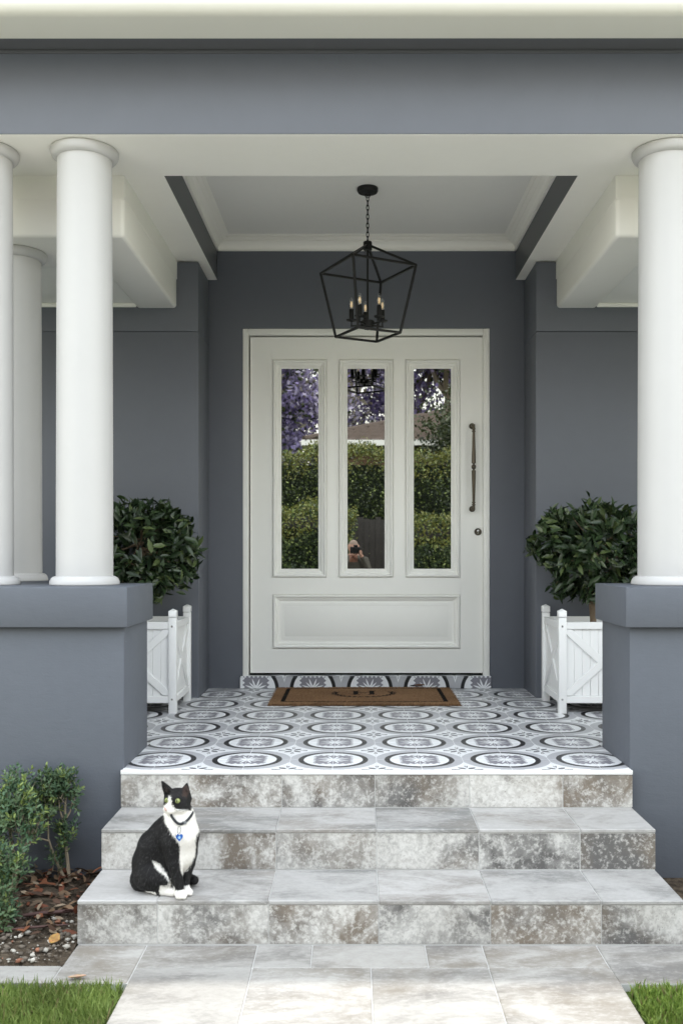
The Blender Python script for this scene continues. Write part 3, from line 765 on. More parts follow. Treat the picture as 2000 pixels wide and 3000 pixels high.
tag(dm, 'brown coir doormat with black border and letter H in a wreath', 'doormat')
n = 26000; px, py = rng.uniform(-.606, .606, n), rng.uniform(-.354, .354, n)
e = rng.random(n) < .16; py = np.where(e, -.354 + .004 * rng.random(n), py)
dr = nrm(rng.normal(size=(n, 3)) * .6 + [0, 0, 1]); dr = np.where(e[:, None], nrm(rng.normal(size=(n, 3)) * .35 + [0, -1, .3]), dr)
pz = np.where(e, .002 + .014 * rng.random(n), .015)
tag(link('pile', scatter('pile', [(0, -.5, 0), (0, .5, 0), (1, 0, 0)], [(0, 1, 2)], np.stack([px, py, pz], -1), dr, rand_dir(n), .006 + .006 * rng.random(n), .0013, coir_col(px, py), COIR, False), dm), kind='stuff')
# a dried curled leaf at the back edge of the mat
def curled_leaf(name, loc, L, W, curl, col, rz, label, cat='leaf', rx=0):
    nv, nu = 9, 5; V = []; C = []
    for i in range(nv):
        t = i / (nv - 1); w = math.sin(math.pi * min(.97, t * .94 + .03)) ** .8
        for j in range(nu):
            s = (j / (nu - 1) - .5); V.append((L * (t - .5), W * w * s, curl * (1.2 * abs(s) ** 1.6 * w + .9 * (t - .45) ** 2) + .001 * random.random())); C.append([c * random.uniform(.8, 1.15) * (.7 if j == 2 else 1) for c in col])
    F = [(i * nu + j, i * nu + j + 1, (i + 1) * nu + j + 1, (i + 1) * nu + j) for i in range(nv - 1) for j in range(nu - 1)]
    me = fast_mesh(name, V, F, LITTER, np.array(C)); o = link(name, me, None, loc, (rx, 0, rz))
    md = o.modifiers.new('thick', 'SOLIDIFY'); md.thickness = .0008
    return tag(o, label, cat)
curled_leaf('dried_leaf', (.452, 6.665, .523), .075, .04, .03, (.16, .085, .045), R(8), 'small curled brown leaf behind the doormat')
curled_leaf('dried_leaf', (.408, 6.668, .521), .045, .022, .02, (.035, .028, .025), R(-15), 'tiny dark leaf scrap behind the doormat beside the curled leaf')

# ================================================================== IMPLICIT SURFACES (cat, photographer)
def surface_nets(val, org, h):
    nx, ny, nz = val.shape; ins = val < 0
    c = np.zeros((nx - 1, ny - 1, nz - 1, 3)); cnt = np.zeros((nx - 1, ny - 1, nz - 1))
    def corner(a, i, j, k): return a[i:nx - 1 + i, j:ny - 1 + j, k:nz - 1 + k]
    cs = [(i, j, k) for i in (0, 1) for j in (0, 1) for k in (0, 1)]
    for a in cs:
        for ax in range(3):
            if a[ax]: continue
            b = list(a); b[ax] = 1
            va, vb = corner(val, *a), corner(val, *b); m = (va < 0) != (vb < 0)
            t = np.where(m, va / np.where(va == vb, 1, va - vb), 0)
            for d in range(3): c[..., d] += m * (a[d] + (t if d == ax else 0))
            cnt += m
    act = cnt > 0; idm = -np.ones(act.shape, int); idm[act] = np.arange(act.sum())
    V = (np.argwhere(act) + c[act] / cnt[act][:, None]) * h + org
    Fs = []
    for ax in range(3):
        o1, o2 = [d for d in range(3) if d != ax]
        sl_a = [slice(1, -1)] * 3; sl_b = [slice(1, -1)] * 3; sl_a[ax] = slice(0, -1); sl_b[ax] = slice(1, None)
        A, B = ins[tuple(sl_a)], ins[tuple(sl_b)]; p = np.argwhere(A != B); s = A[A != B]
        off = np.ones(3, int); off[ax] = 0; p = p + off
        def cell(d1, d2):
            w = p.copy(); w[:, o1] -= d1; w[:, o2] -= d2; return idm[w[:, 0], w[:, 1], w[:, 2]]
        q = np.stack([cell(0, 0), cell(1, 0), cell(1, 1), cell(0, 1)], -1)
        flip = s if ax != 1 else ~s
        q[~flip] = q[~flip][:, ::-1]; Fs.append(q)
    F = np.concatenate(Fs); return V, F[(F >= 0).all(1)]
def smin(a, b, k):
    if k <= 0: return np.minimum(a, b)
    h = np.clip(.5 + .5 * (b - a) / k, 0, 1); return b * (1 - h) + a * h - k * h * (1 - h)
def d_cone(P, a, b, ra, rb):
    a, b = np.array(a), np.array(b); ab = b - a; t = np.clip(((P - a) @ ab) / max(ab @ ab, 1e-9), 0, 1)
    return np.linalg.norm(P - (a + t[..., None] * ab), axis=-1) - (ra + (rb - ra) * t)
def d_ell(P, c, r, B=None):
    q = P - np.array(c)
    if B is not None: q = q @ np.array(B).T
    r = np.array(r); k0 = np.linalg.norm(q / r, axis=-1); k1 = np.linalg.norm(q / r ** 2, axis=-1); return k0 * (k0 - 1) / np.maximum(k1, 1e-9)
def implicit(prims, lo, hi, h):
    lo, hi = np.array(lo), np.array(hi); n = np.ceil((hi - lo) / h).astype(int) + 1
    ax = [lo[i] + np.arange(n[i]) * h for i in range(3)]; P = np.stack(np.meshgrid(*ax, indexing='ij'), -1); v = None
    for f, k in prims:
        d = f(P)
        if k == 'cut': v = np.maximum(v, -d)
        else: v = d if v is None else smin(v, d, k)
    return surface_nets(v, lo, h)
def vnormals(V, F):
    n = np.zeros_like(V); fn = np.cross(V[F[:, 2]] - V[F[:, 0]], V[F[:, 3]] - V[F[:, 1]])
    for i in range(4): np.add.at(n, F[:, i], fn)
    return nrm(n)
def in_poly(x, y, poly):
    c = np.zeros(x.shape, bool); n = len(poly)
    for i in range(n):
        x1, y1 = poly[i]; x2, y2 = poly[(i + 1) % n]
        c ^= ((y1 > y) != (y2 > y)) & (x < (x2 - x1) * (y - y1) / (y2 - y1 + 1e-12) + x1)
    return c

# ------------------------------------------------------------------ cat, sitting on the lowest step
FPX = 2790.
def CP(xp, yp, Y):                     # sketch coordinates -> world, at a chosen depth
    u, v = 340 + xp / 5.113, 2240 + yp / 5.113; return np.array([(u - 1036) * Y / FPX, Y, 1.475 - (v - 1611.5) * Y / FPX])
def cat_sketch(V):                     # world -> sketch coordinates
    u = 1036 + V[:, 0] * FPX / V[:, 1]; v = 1611.5 + (1.475 - V[:, 2]) * FPX / V[:, 1]; return (u - 340) * 5.113, (v - 2240) * 5.113
ZF = ZS[0]
H = CP(912, 548, 3.640); Fd = nrm(np.array([-.60, -.79, -.08])); Sd = nrm(np.cross(Fd, [0, 0, 1])); Ud = np.cross(Sd, Fd)
HB_ = np.stack([Fd, Sd, Ud])
def hp_(f, s, u): return H + Fd * f + Sd * s + Ud * u
PR = []
def cone(a, b, ra, rb, k=.02): PR.append((lambda P, a=a, b=b, ra=ra, rb=rb: d_cone(P, a, b, ra, rb), k))
def ell(c, r, k=.02, B=None): PR.append((lambda P, c=c, r=r, B=B: d_ell(P, c, r, B), k))
rump, m1, m2, upb, sho, che, chl = CP(440, 1690, 3.69), CP(505, 1450, 3.685), CP(570, 1230, 3.68), CP(722, 1040, 3.67), CP(850, 960, 3.66), CP(985, 1060, 3.638), CP(985, 1330, 3.645)
cone(rump, m1, .058, .063); cone(m1, m2, .063, .062); cone(m2, upb, .062, .056); cone(upb, sho, .056, .054)
cone(sho, che, .052, .052, .03); cone(che, chl, .052, .040, .03); cone(chl, CP(900, 1560, 3.665), .040, .032, .03); cone(m1, chl, .055, .042, .03)
cone(sho, CP(935, 770, 3.655), .052, .050, .03); cone(che, CP(950, 800, 3.645), .050, .048, .03)
cone(CP(935, 780, 3.655), H + [0, 0.006, -.012], .049, .040, .012)
# hind quarters
thc = CP(545, 1690, 3.635); ell(thc, (.072, .040, .058), .018); cone(thc, CP(730, 1735, 3.612), .045, .026, .02)
cone(CP(760, 1700, 3.612), CP(640, 1875, 3.620), .022, .020, .012)
foot0, foot1 = CP(600, 1890, 3.622), CP(840, 1905, 3.600); foot0[2] = ZF + .019; foot1[2] = ZF + .015
cone(foot0, foot1, .019, .016, .012)
but = CP(350, 1850, 3.675); but[2] = max(but[2], ZF + .032); cone(rump, but, .05, .033, .02)
# fore legs
e1 = CP(868, 1480, 3.603); w1 = CP(922, 1790, 3.593); p1 = CP(940, 1930, 3.588); p1[2] = ZF + .018; t1 = CP(965, 1985, 3.570); t1[2] = ZF + .0135
cone(CP(840, 1180, 3.618), e1, .040, .0275, .022); cone(e1, w1, .0265, .0185, .008); cone(w1, p1, .0185, .0180, .006); ell((p1 + t1) / 2 - [0, .003, .002], (.020, .022, .0155), .006)
for s in (-1, 0, 1): cone(t1 + [s * .0105, .006, .0], t1 + [s * .0115, -.006, -.003], .0095, .0085, .003)
e2 = CP(1068, 1480, 3.662); w2 = CP(1015, 1780, 3.640); p2 = CP(1030, 1890, 3.622); p2[2] = ZF + .017; t2 = CP(1062, 1925, 3.606); t2[2] = ZF + .013
cone(CP(1070, 1220, 3.665), e2, .032, .024, .02); cone(e2, w2, .024, .0165, .008); cone(w2, p2, .0165, .0165, .006); ell((p2 + t2) / 2, (.018, .020, .0145), .006)
for s in (-1, 0, 1): cone(t2 + [s * .0095, .006, .0], t2 + [s * .0105, -.006, -.003], .0085, .008, .003)
# tail curls round behind
tp = [CP(330, 1850, 3.70), CP(400, 1800, 3.775), CP(700, 1760, 3.80), CP(980, 1750, 3.77), CP(1100, 1760, 3.725), CP(1160, 1775, 3.700)]
tr = [.022, .018, .0165, .017, .019, .0165]
for p, r in zip(tp, tr): p[2] = ZF + r + .001
tp[-1][2] += .008
for i in range(5): cone(tp[i], tp[i + 1], tr[i], tr[i + 1], .008)
# head
ell(hp_(0, 0, .004), (.050, .052, .045), .010, HB_); ell(hp_(.012, 0, .016), (.042, .040, .032), .01, HB_)
for s in (-1, 1): ell(hp_(.010, s * .029, -.016), (.030, .026, .024), .012, HB_); ell(hp_(.046, s * .0105, -.021), (.0165, .0150, .0130), .006, HB_)
cone(hp_(.028, 0, .008), hp_(.056, 0, -.008), .017, .0085, .010); ell(hp_(.060, 0, -.0115), (.0065, .0085, .006), .003, HB_); ell(hp_(.042, 0, -.034), (.014, .013, .009), .006, HB_)
for s in (-1, 1):
    tip = CP(668, 243, 3.618) if s < 0 else CP(1048, 275, 3.668); s2 = s
    b0 = hp_(.000, 0, 0) * 0 + (CP(785, 425, 3.628) if s < 0 else CP(1010, 455, 3.650)); ax_ = tip - b0; ln = np.linalg.norm(ax_); ax_ = ax_ / ln
    fc = nrm(Fd * .85 + Sd * s * .0 + np.array([s * .25, -.5, 0])); fc = nrm(fc - ax_ * (fc @ ax_)); sd_ = np.cross(ax_, fc)
    BE = np.stack([sd_, fc, ax_])
    def ear(P, b0=b0, BE=BE, ln=ln):
        q = (P - b0) @ BE.T; t = np.clip(q[..., 2] / ln, -.3, 1); w = .0245 * (1 - t) ** .8 + .0015; th = .0125 * (1 - t) + .0022
        return (np.sqrt((q[..., 0] / w) ** 2 + (q[..., 1] / th) ** 2) - 1) * np.minimum(w, th) + np.maximum(q[..., 2] - ln, 0) + np.maximum(-q[..., 2] - .014, 0) * 2
    def dent(P, b0=b0, BE=BE, ln=ln):
        q = (P - b0) @ BE.T; t = np.clip((q[..., 2] - .004) / ln, -.2, 1); w = .0165 * (1 - t) ** .9 + .0003; th = .0085 * (1 - t) + .0005
        return (np.sqrt((q[..., 0] / w) ** 2 + ((q[..., 1] - .0115 * (1 - t) - .001) / th) ** 2) - 1) * np.minimum(w, th) + np.maximum(-q[..., 2] - .002, 0) * 4 + np.maximum(q[..., 2] - ln * .85, 0)
    PR.append((ear, .006)); PR.append((dent, 'cut'))
PR.append((lambda P: -(P[..., 2] - (ZF + .001)) * -1.0 * -1.0 if False else (P[..., 2] * 0 + 1.0), 0))
V, F = implicit(PR, (-.96, 3.54, ZF - .006), (-.55, 3.86, ZF + .50), .0030)
for _ in range(1):
    pass
V[:, 2] = np.maximum(V[:, 2], ZF + .0008)
Nn = vnormals(V, F)
def cat_color(V, Nn):
    x, y = cat_sketch(V); n = len(V); j = rng.normal(size=(n, 2)) * 9; x, y = x + j[:, 0], y + j[:, 1]
    front = Nn[:, 1] < .45
    wht = np.zeros(n, bool)
    chest = [(700, 735), (760, 700), (900, 690), (1110, 690), (1150, 560), (1185, 640), (1250, 820), (1260, 950), (1185, 1080), (1175, 1350), (1110, 1500), (980, 1650), (955, 1600), (935, 1400), (945, 1210), (885, 1120), (800, 1000), (725, 880)]
    wht |= in_poly(x, y, chest) & front & (V[:, 1] < 3.70)
    muz = [(700, 615), (745, 590), (772, 500), (795, 455), (812, 520), (828, 610), (870, 665), (930, 700), (1120, 690), (1110, 760), (690, 760), (680, 650)]
    wht |= in_poly(x, y, muz) & (V[:, 1] < 3.665)
    wht |= (V[:, 2] < ZF + .034) & (x > 855) & (V[:, 1] < 3.645)
    wht |= (V[:, 2] < ZF + .046) & (x > 640) & (x < 870) & (V[:, 1] < 3.66) & (y > 1800)
    wht |= in_poly(x, y, [(530, 1440), (640, 1480), (700, 1560), (790, 1720), (840, 1850), (760, 1840), (770, 1720), (690, 1640), (600, 1580)]) & (Nn[:, 1] < .3)
    wht |= (V[:, 2] < ZF + .016) & (x > 430) & (x < 590) & (V[:, 1] < 3.66)
    c = np.where(wht[:, None], np.array([.80, .775, .735]), np.array([.0095, .009, .0095]))
    hd = np.linalg.norm(V - hp_(.0615, 0, -.0125), axis=1); c = np.where((hd < .0075)[:, None], np.array([.62, .36, .32]), c)
    inner = in_poly(x, y, [(985, 330), (1045, 310), (1080, 400), (1050, 500), (980, 470)]) & (Nn[:, 1] < .2)
    c = np.where((inner & ~wht)[:, None], np.array([.040, .026, .021]), c)
    inner2 = in_poly(x, y, [(715, 330), (750, 345), (760, 410), (735, 420)]) & (Nn[:, 1] < .2); c = np.where(inner2[:, None], np.array([.06, .05, .048]), c)
    return c, wht
cc, wht = cat_color(V, Nn)
CATB = CP(650, 1900, 3.66); CATB[2] = ZF
cat = empty('cat', tuple(CATB)); tag(cat, 'black and white cat with blue collar tag sitting on the lowest step', 'cat')
def clink(name, me, parent=cat): return link(name, me, parent)
clink('body', fast_mesh('body', V - CATB, F, FUR, cc))
tri = F; A, Bq, Cq = V[F[:, 0]], V[F[:, 1]], V[F[:, 2]]
area = np.linalg.norm(np.cross(Bq - A, Cq - A), axis=1); n = 42000; pick = rng.choice(len(F), n, p=area / area.sum())
w = rng.dirichlet((1, 1, 1), n); pos = A[pick] * w[:, :1] + Bq[pick] * w[:, 1:2] + Cq[pick] * w[:, 2:]; nn = nrm(Nn[F[pick]].mean(1))
isH = np.linalg.norm(pos - H, axis=1) < .075
flow = np.where(isH[:, None], nrm(pos - hp_(.06, 0, -.01)), np.array([-.25, .15, -1.0])); flow = flow + rng.normal(size=(n, 3)) * .25
flow = flow - nn * (flow * nn).sum(1, keepdims=True); fd = nrm(nrm(flow) + nn * .30)
Lf = np.where(isH, .0055, .0105) * rng.uniform(.6, 1.3, n); low = pos[:, 2] < ZF + .03; Lf = np.where(low, .005, Lf)
fc_, _ = cat_color(pos, nn); glint = rng.random(n) < .10; fc_ = np.where((glint & (fc_[:, 0] < .02))[:, None], .09, fc_) * rng.uniform(.8, 1.15, (n, 1))
tip_ok = pos[:, 2] + fd[:, 2] * Lf > ZF + .0015; pos, fd, nn, Lf, fc_ = pos[tip_ok], fd[tip_ok], nn[tip_ok], Lf[tip_ok], fc_[tip_ok]
tag(clink('fur', scatter('fur', [(0, -.5, 0), (0, .5, 0), (1, 0, 0)], [(0, 1, 2)], pos - CATB - nn * .0006, fd, nn, Lf, .0011, np.clip(fc_, .004, .85), FUR, False)), kind='stuff')
# eyes
IRIS = plain('iris', (.25, .29, .10), .06, 0, .6); PUP = plain('pupil', (.004, .004, .004), .05, 0, .6)
for s, (ex, ey, eY) in ((-1, (741, 537, 0)), (1, (899, 545, 0))):
    # march along the line of sight to the fur surface
    best = None
    for Y in np.arange(3.55, 3.68, .0005):
        p = CP(ex, ey, Y); dd = np.linalg.norm(V - p, axis=1).min()
        if best is None or dd < best[0]: best = (dd, p)
        if dd < .0028: break
    p = best[1]; dirv = nrm(np.array([0, -1, .3]) * .75 + Fd * .25); r = .0098; ctr = p - dirv * (r - .0026)
    e = clink('eye', MB().lathe([(r * math.sin(t), r * math.cos(t)) for t in np.linspace(.02, math.pi - .02, 14)], (0, 0, 0), 22).mesh('eye', IRIS, sm=80)); e.location = ctr - CATB
    q_ = Vector(dirv).to_track_quat('-Y', 'Z'); 
    pm = MB().lathe([(math.sin(t), math.cos(t)) for t in np.linspace(.02, math.pi - .02, 10)], (0, 0, 0), 14); 
    pm.v = [tuple(q_ @ Vector((v_[0] * .0019, v_[1] * .0012 - r + .0006, v_[2] * .0058))) for v_ in pm.v]; link('pupil', pm.mesh('pupil', PUP, sm=80), e)
# whiskers
WH = plain('whisker', (.8, .8, .78), .4)
for s, base_, ends in ((1, (880, 668), [(1090, 690), (1075, 668), (1060, 705), (1000, 712)]), (-1, (745, 668), [(690, 700), (680, 672)])):
    for ex, ey in ends:
        a = CP(base_[0], base_[1], 3.59); b = CP(ex, ey, 3.585); m_ = (a + b) / 2 + [0, -.012, .002]
        clink('whisker', MB().tube([tuple(a - CATB), tuple(m_ - CATB), tuple(b - CATB)], [.0005, .0004, .0002], 4).mesh('whisker', WH))
# collar with buckle and heart tag
BLUEC = plain('collar', (.018, .020, .026), .6)
ctl = [(800, 745), (838, 800), (880, 856), (935, 893), (1000, 880), (1060, 832), (1110, 772), (1140, 720)]
cc_ = CP(960, 790, 3.68); cpts = []
for q in np.linspace(0, len(ctl) - 1, 26):
    k = min(int(q), len(ctl) - 2); f = q - k; ex = ctl[k][0] * (1 - f) + ctl[k + 1][0] * f; ey = ctl[k][1] * (1 - f) + ctl[k + 1][1] * f; best = None
    for Y in np.arange(3.56, 3.70, .001):
        p = CP(ex, ey, Y); dd = np.linalg.norm(V - p, axis=1).min()
        if best is None or dd < best[0]: best = (dd, p)
        if dd < .003: break
    cpts.append(best[1] + [0, -.003, 0])
cpts = np.array(cpts); cpts[0] += [0, .012, 0]; cpts[-1] += [0, .012, 0]
for _ in range(2): cpts[1:-1] = (cpts[:-2] + cpts[1:-1] * 2 + cpts[2:]) / 4
cv = []
for i, p in enumerate(cpts):
    o_ = nrm((p - cc_) * [1, 1, 0]); tg = nrm(cpts[min(i + 1, len(cpts) - 1)] - cpts[max(i - 1, 0)]); u_ = nrm(np.cross(tg, o_))
    for a, b in ((-.002, -.0046), (.0012, -.0046), (.0012, .0046), (-.002, .0046)): cv.append(p + o_ * a + u_ * b - CATB)
nC = len(cpts); cf = [(i * 4 + k, i * 4 + (k + 1) % 4, (i + 1) * 4 + (k + 1) % 4, (i + 1) * 4 + k) for i in range(nC - 1) for k in range(4)] + [(3, 2, 1, 0), tuple(nC * 4 - 4 + k for k in range(4))]
collar = clink('collar', MB().add(cv, cf).mesh('collar', BLUEC, sm=60))
xs_, ys_ = cat_sketch(cpts); fr_ = np.arange(len(cpts)); i0 = fr_[np.argmin(np.abs(xs_[fr_] - 935))]; i1 = fr_[np.argmin(np.abs(xs_[fr_] - 1010))]
a = cpts[i0] + [0, -.005, -.003]
link('tag_ring', MB().tube([tuple(a - CATB + np.array([.0065 * math.cos(t), -.006 + .005 * math.sin(t), -.016 + .0115 * math.sin(t)])) for t in np.linspace(0, 2 * math.pi, 18, endpoint=False)], .0011, 5, True).mesh('tag_ring', plain('dull_steel', (.16, .16, .17), .3, .8)), collar)
hpn = []
for t in np.linspace(0, 2 * math.pi, 40, endpoint=False): hpn.append((.0138 * math.sin(t) ** 3, .0165 * (.8125 * math.cos(t) - .3125 * math.cos(2 * t) - .125 * math.cos(3 * t) - .0625 * math.cos(4 * t))))
hc = a + [.002, -.013, -.0415]
BLUE = plain('blue_enamel', (.02, .11, .42), .2, 0, .6); LBLUE = plain('pale_blue_enamel', (.30, .50, .78), .2)
m_ = MB(); m_.add([(x, yv, z) for yv in (-.0008, .0008) for x, z in hpn], [tuple(range(40)), tuple(range(79, 39, -1))] + [(i, i + 40, (i + 1) % 40 + 40, (i + 1) % 40) for i in range(40)])
ht = link('heart_tag', m_.mesh('heart_tag', BLUE), collar, tuple(hc - CATB))
link('tag_emblem', MB().lathe([(.0052, -.0009), (.005, -.0014), (.0001, -.0014)], (0.0005, 0, -.001), 16, 'Y').mesh('tag_emblem', LBLUE), collar, tuple(hc - CATB))
link('bell', MB().lathe([(.0045 * math.sin(t), .0045 * math.cos(t)) for t in np.linspace(.05, 3.09, 9)], (0, 0, 0), 14).mesh('bell', STEEL), collar, tuple(hc - CATB + np.array([-.011, -.001, .011])))
link('buckle', MB().box(-.008, .008, -.0022, .0022, -.0055, .0055).mesh('buckle', plain('grey_buckle', (.18, .19, .20), .35), .001), collar, tuple(cpts[i1] - CATB))

# ================================================================== SHRUBS IN THE BED
def box_shrub(name, label, base_, stems, blobs, nleaf, seed, tint=1.0):
    r_ = np.random.default_rng(seed); root = empty(name, base_); tag(root, label, 'shrub', 'box shrubs in the garden bed')
    for pts, r0_ in stems:
        MB().tube([(p[0], p[1], p[2]) for p in pts], [r0_ * (1 - .6 * i / (len(pts) - 1)) for i in range(len(pts))], 7).build('stem', TWIG, root, sm=60)
    vol = np.array([b[3] * b[4] * b[5] for b in blobs]) ** .8; own = r_.choice(len(blobs), nleaf // 7, p=vol / vol.sum()); B = np.array(blobs)[own]
    d = nrm(r_.normal(size=(len(own), 3))); rr = r_.random(len(own)) ** .45
    sp = B[:, :3] + d * rr[:, None] * B[:, 3:6]; sdir = nrm(d * .5 + [0, 0, .9] + r_.normal(size=d.shape) * .35)
    # each shoot carries seven leaves in pairs
    k = 7; t = np.tile(np.linspace(0, 1, k), len(own)); S = np.repeat(sdir, k, 0); O = np.repeat(sp, k, 0)
    side = nrm(np.cross(S, r_.normal(size=(len(own), 3)).repeat(k, 0))); ph = np.tile(np.arange(k) * 2.4, len(own))[:, None]
    side = side * np.cos(ph) + np.cross(S, side) * np.sin(ph)
    pos = O + S * (t * .048)[:, None]; dd = nrm(side * (1.1 - .5 * t)[:, None] + S * (.5 + .6 * t)[:, None]); n = len(pos)
    L = (.023 + .009 * r_.random(n)) * (1.1 - .3 * t); g_ = np.repeat(r_.random(len(own)), k)[:, None]
    c = np.array([.055, .105, .058]) * (1 - g_) + np.array([.115, .17, .085]) * g_; new = (np.repeat(r_.random(len(own)) > .72, k) & (t > .35))[:, None]
    c = np.where(new, np.array([.17, .22, .065]), c) * r_.uniform(.75, 1.2, (n, 1)) * tint
    tag(link('foliage', scatter('foliage', LEAF_V, LEAF_F, pos, dd, nrm(S + r_.normal(size=S.shape) * .2), L, L * .46, c, BOXL), root), kind='stuff')
    MBt = MB()
    for i in range(0, len(own), 2): MBt.tube([tuple(sp[i] - sdir[i] * .03), tuple(sp[i] + sdir[i] * .035)], [.0012, .0006], 4)
    tag(MBt.build('twigs', TWIG, root), kind='stuff')
# big shrub at the left edge
box_shrub('box_shrub', 'dense green box shrub with pale bare stems at the left edge', (-1.46, 4.06, .02),
    [([(0, 0, -.01), (.015, 0, .08), (.05, -.01, .17), (.10, -.02, .27)], .014), ([(0.01, 0, .06), (.0, .02, .16), (-.03, .03, .30)], .010), ([(.03, 0, .12), (.035, .02, .2), (.05, .02, .33)], .007), ([(-.03, .02, -.01), (-.08, .02, .12), (-.12, 0, .3)], .010), ([(.045, -.01, .17), (.10, .0, .23), (.11, .01, .30)], .005)],
    [(-.01, .0, .36, .10, .09, .10), (.055, -.03, .29, .085, .08, .09), (-.12, .0, .30, .10, .1, .12), (.0, .08, .42, .07, .06, .06), (-.09, -.06, .22, .075, .07, .08), (-.18, -.05, .14, .09, .08, .12)], 4300, 5, 1.35)
box_shrub('box_shrub', 'leggy thin box shrub standing against the grey pier beside the steps', (-1.245, 4.17, .02),
    [([(0, 0, -.01), (-.012, 0, .10), (-.03, .01, .22), (-.025, .015, .34), (-.02, .01, .42)], .009), ([(-.02, 0, .01), (-.06, -.01, .10), (-.095, 0, .19), (-.10, .01, .30)], .007), ([(-.03, .01, .26), (.0, .0, .31), (.012, 0, .36)], .005), ([(-.028, .01, .25), (-.05, .01, .32), (-.055, .01, .40)], .005), ([(-.09, 0, .18), (-.13, -.02, .20), (-.155, -.02, .21)], .0045), ([(-.015, 0, .14), (.0, -.02, .10), (-.012, -.02, .06)], .003)],
    [(-.085, .0, .40, .06, .05, .05), (-.015, .0, .405, .05, .04, .05), (-.03, .0, .19, .035, .03, .055), (-.10, .0, .33, .055, .05, .06), (-.05, .0, .09, .026, .022, .05), (.012, .0, .36, .022, .02, .03), (-.065, .01, .44, .05, .04, .03), (-.005, -.01, .22, .025, .02, .03)], 1500, 6, 1.05)
box_shrub('box_shrub', 'low front box shrub cut by the left edge of the picture', (-1.40, 3.72, .01),
    [([(0, 0, -.01), (.01, 0, .08), (.03, 0, .18)], .008), ([(-.03, 0, -.01), (-.07, 0, .10), (-.10, 0, .2)], .008)],
    [(-.01, .0, .13, .07, .07, .10), (-.09, .05, .22, .10, .09, .12), (.02, -.05, .05, .06, .06, .06), (.03, .06, .20, .06, .06, .08)], 2500, 9, 1.35)
# leaf litter, pebbles, sticks
n = 520; lx_ = rng.uniform(-2.0, -1.05, n); ly_ = 4.24 - rng.random(n) ** 1.7 * .62; pal = np.array([[.15, .055, .032], [.20, .13, .08], [.085, .05, .035], [.27, .21, .15], [.19, .075, .04], [.12, .085, .06]])
cl = pal[rng.integers(0, 6, n)] * rng.uniform(.7, 1.2, (n, 1)); dd = nrm(np.stack([rng.normal(size=n), rng.normal(size=n), rng.normal(size=n) * .22], -1))
zb3 = .012 + .028 * np.clip((ly_ - 3.7) / .5, 0, 1) + .02 * rng.random(n)
tag(link('leaf_litter', scatter('leaf_litter', LEAF_V, LEAF_F, np.stack([lx_, ly_, zb3], -1), dd, nrm(np.array([0, 0, 1]) + rng.normal(size=(n, 3)) * .45), rng.uniform(.03, .075, n), rng.uniform(.014, .034, n), cl, LITTER)), 'brown and red dry leaves scattered over the garden bed', 'leaf litter', kind='stuff')
ico = bmesh.new(); bmesh.ops.create_icosphere(ico, subdivisions=1, radius=.5); iv = np.array([v.co[:] for v in ico.verts]); if_ = np.array([[v.index for v in f.verts] for f in ico.faces]); ico.free()
iv = iv * (1 + .30 * rng.normal(size=(len(iv), 1)) * .7)
n = 1500; sx_ = rng.uniform(-2.0, -1.05, n); sy_ = 3.385 + rng.random(n) ** 1.3 * .62; sz = .0035 + .015 * rng.random(n) ** 3.2
base_c = np.where((rng.random(n) < .30)[:, None], np.array([.40, .38, .34]), np.array([.13, .11, .09])); base_c = np.where((rng.random(n) < .05)[:, None], np.array([.24, .11, .07]), base_c)
pos = np.stack([sx_, sy_, .008 + sz * .2], -1)
tv = iv * [1, 1, .6]; dd = nrm(np.stack([rng.normal(size=n), rng.normal(size=n), np.zeros(n)], -1))
tag(link('pebbles', scatter('pebbles', tv, if_, pos, dd, np.tile([0., 0, 1], (n, 1)), sz * 1.6, sz * 1.2, base_c * rng.uniform(.7, 1.2, (n, 1)), PEBB, False)), 'pale pebbles and grit on the soil beside the steps', 'pebbles', kind='stuff')
STK = paint('stick_bark', (.085, .045, .040), .7, .3, 40, .5, .004, 10)
tag(MB().tube([(-.11, -.02, 0), (-.04, -.006, .004), (.04, .006, .006), (.10, .022, .008)], [.007, .008, .0075, .006], 8).build('stick', STK, None, sm=60, loc=(-1.205, 3.80, .024)), 'smooth dark brown stick lying on the soil among dry leaves', 'stick')
tag(MB().tube([(-.09, -.012, 0), (-.03, .0, .002), (.05, .012, .004), (.13, .03, .004)], [.003, .006, .0045, .003], 7).build('stick', STK, None, sm=60, loc=(-1.24, 3.665, .018)), 'thin flat reddish stick lying in front of the dark stick', 'stick')
curled_leaf('fallen_leaf', (-1.118, 3.555, .022), .055, .045, .014, (.36, .20, .07), R(-35), 'round yellow brown leaf on the soil beside the lowest step', rx=R(32))
curled_leaf('fallen_leaf', (-.952, 3.268, .006), .060, .03, .02, (.42, .28, .19), R(10), 'curled tan leaf on the paving edge beside the lawn', rx=R(-10))

# ================================================================== LAWN
def lawn(name, x0, x1, y0, y1, n, seed, label, hmin, hmax, c0, c1, wmul=1.0):
    r_ = np.random.default_rng(seed); x = r_.uniform(x0, x1, n); y = r_.uniform(y0, y1, n)
    L = r_.uniform(hmin, hmax, n); d = nrm(r_.normal(size=(n, 3)) * [.42, .42, .15] + [0, 0, 1]); g_ = r_.random(n)[:, None]
    c = (np.array(c0) * (1 - g_) + np.array(c1) * g_) * (.8 + .4 * (np.sin(x * 17) * np.cos(y * 13))[:, None] * .5 + .1)
    c = np.where((r_.random(n) < .06)[:, None], np.array([.22, .18, .09]), c)
    me = scatter(name, BL_V, BL_F, np.stack([x, y, np.full(n, -.02)], -1), d, rand_dir(n), L, (.0038 + .002 * r_.random(n)) * wmul, np.clip(c, .01, .5), GRASS)
    tag(link(name, me), label, 'grass', kind='stuff')
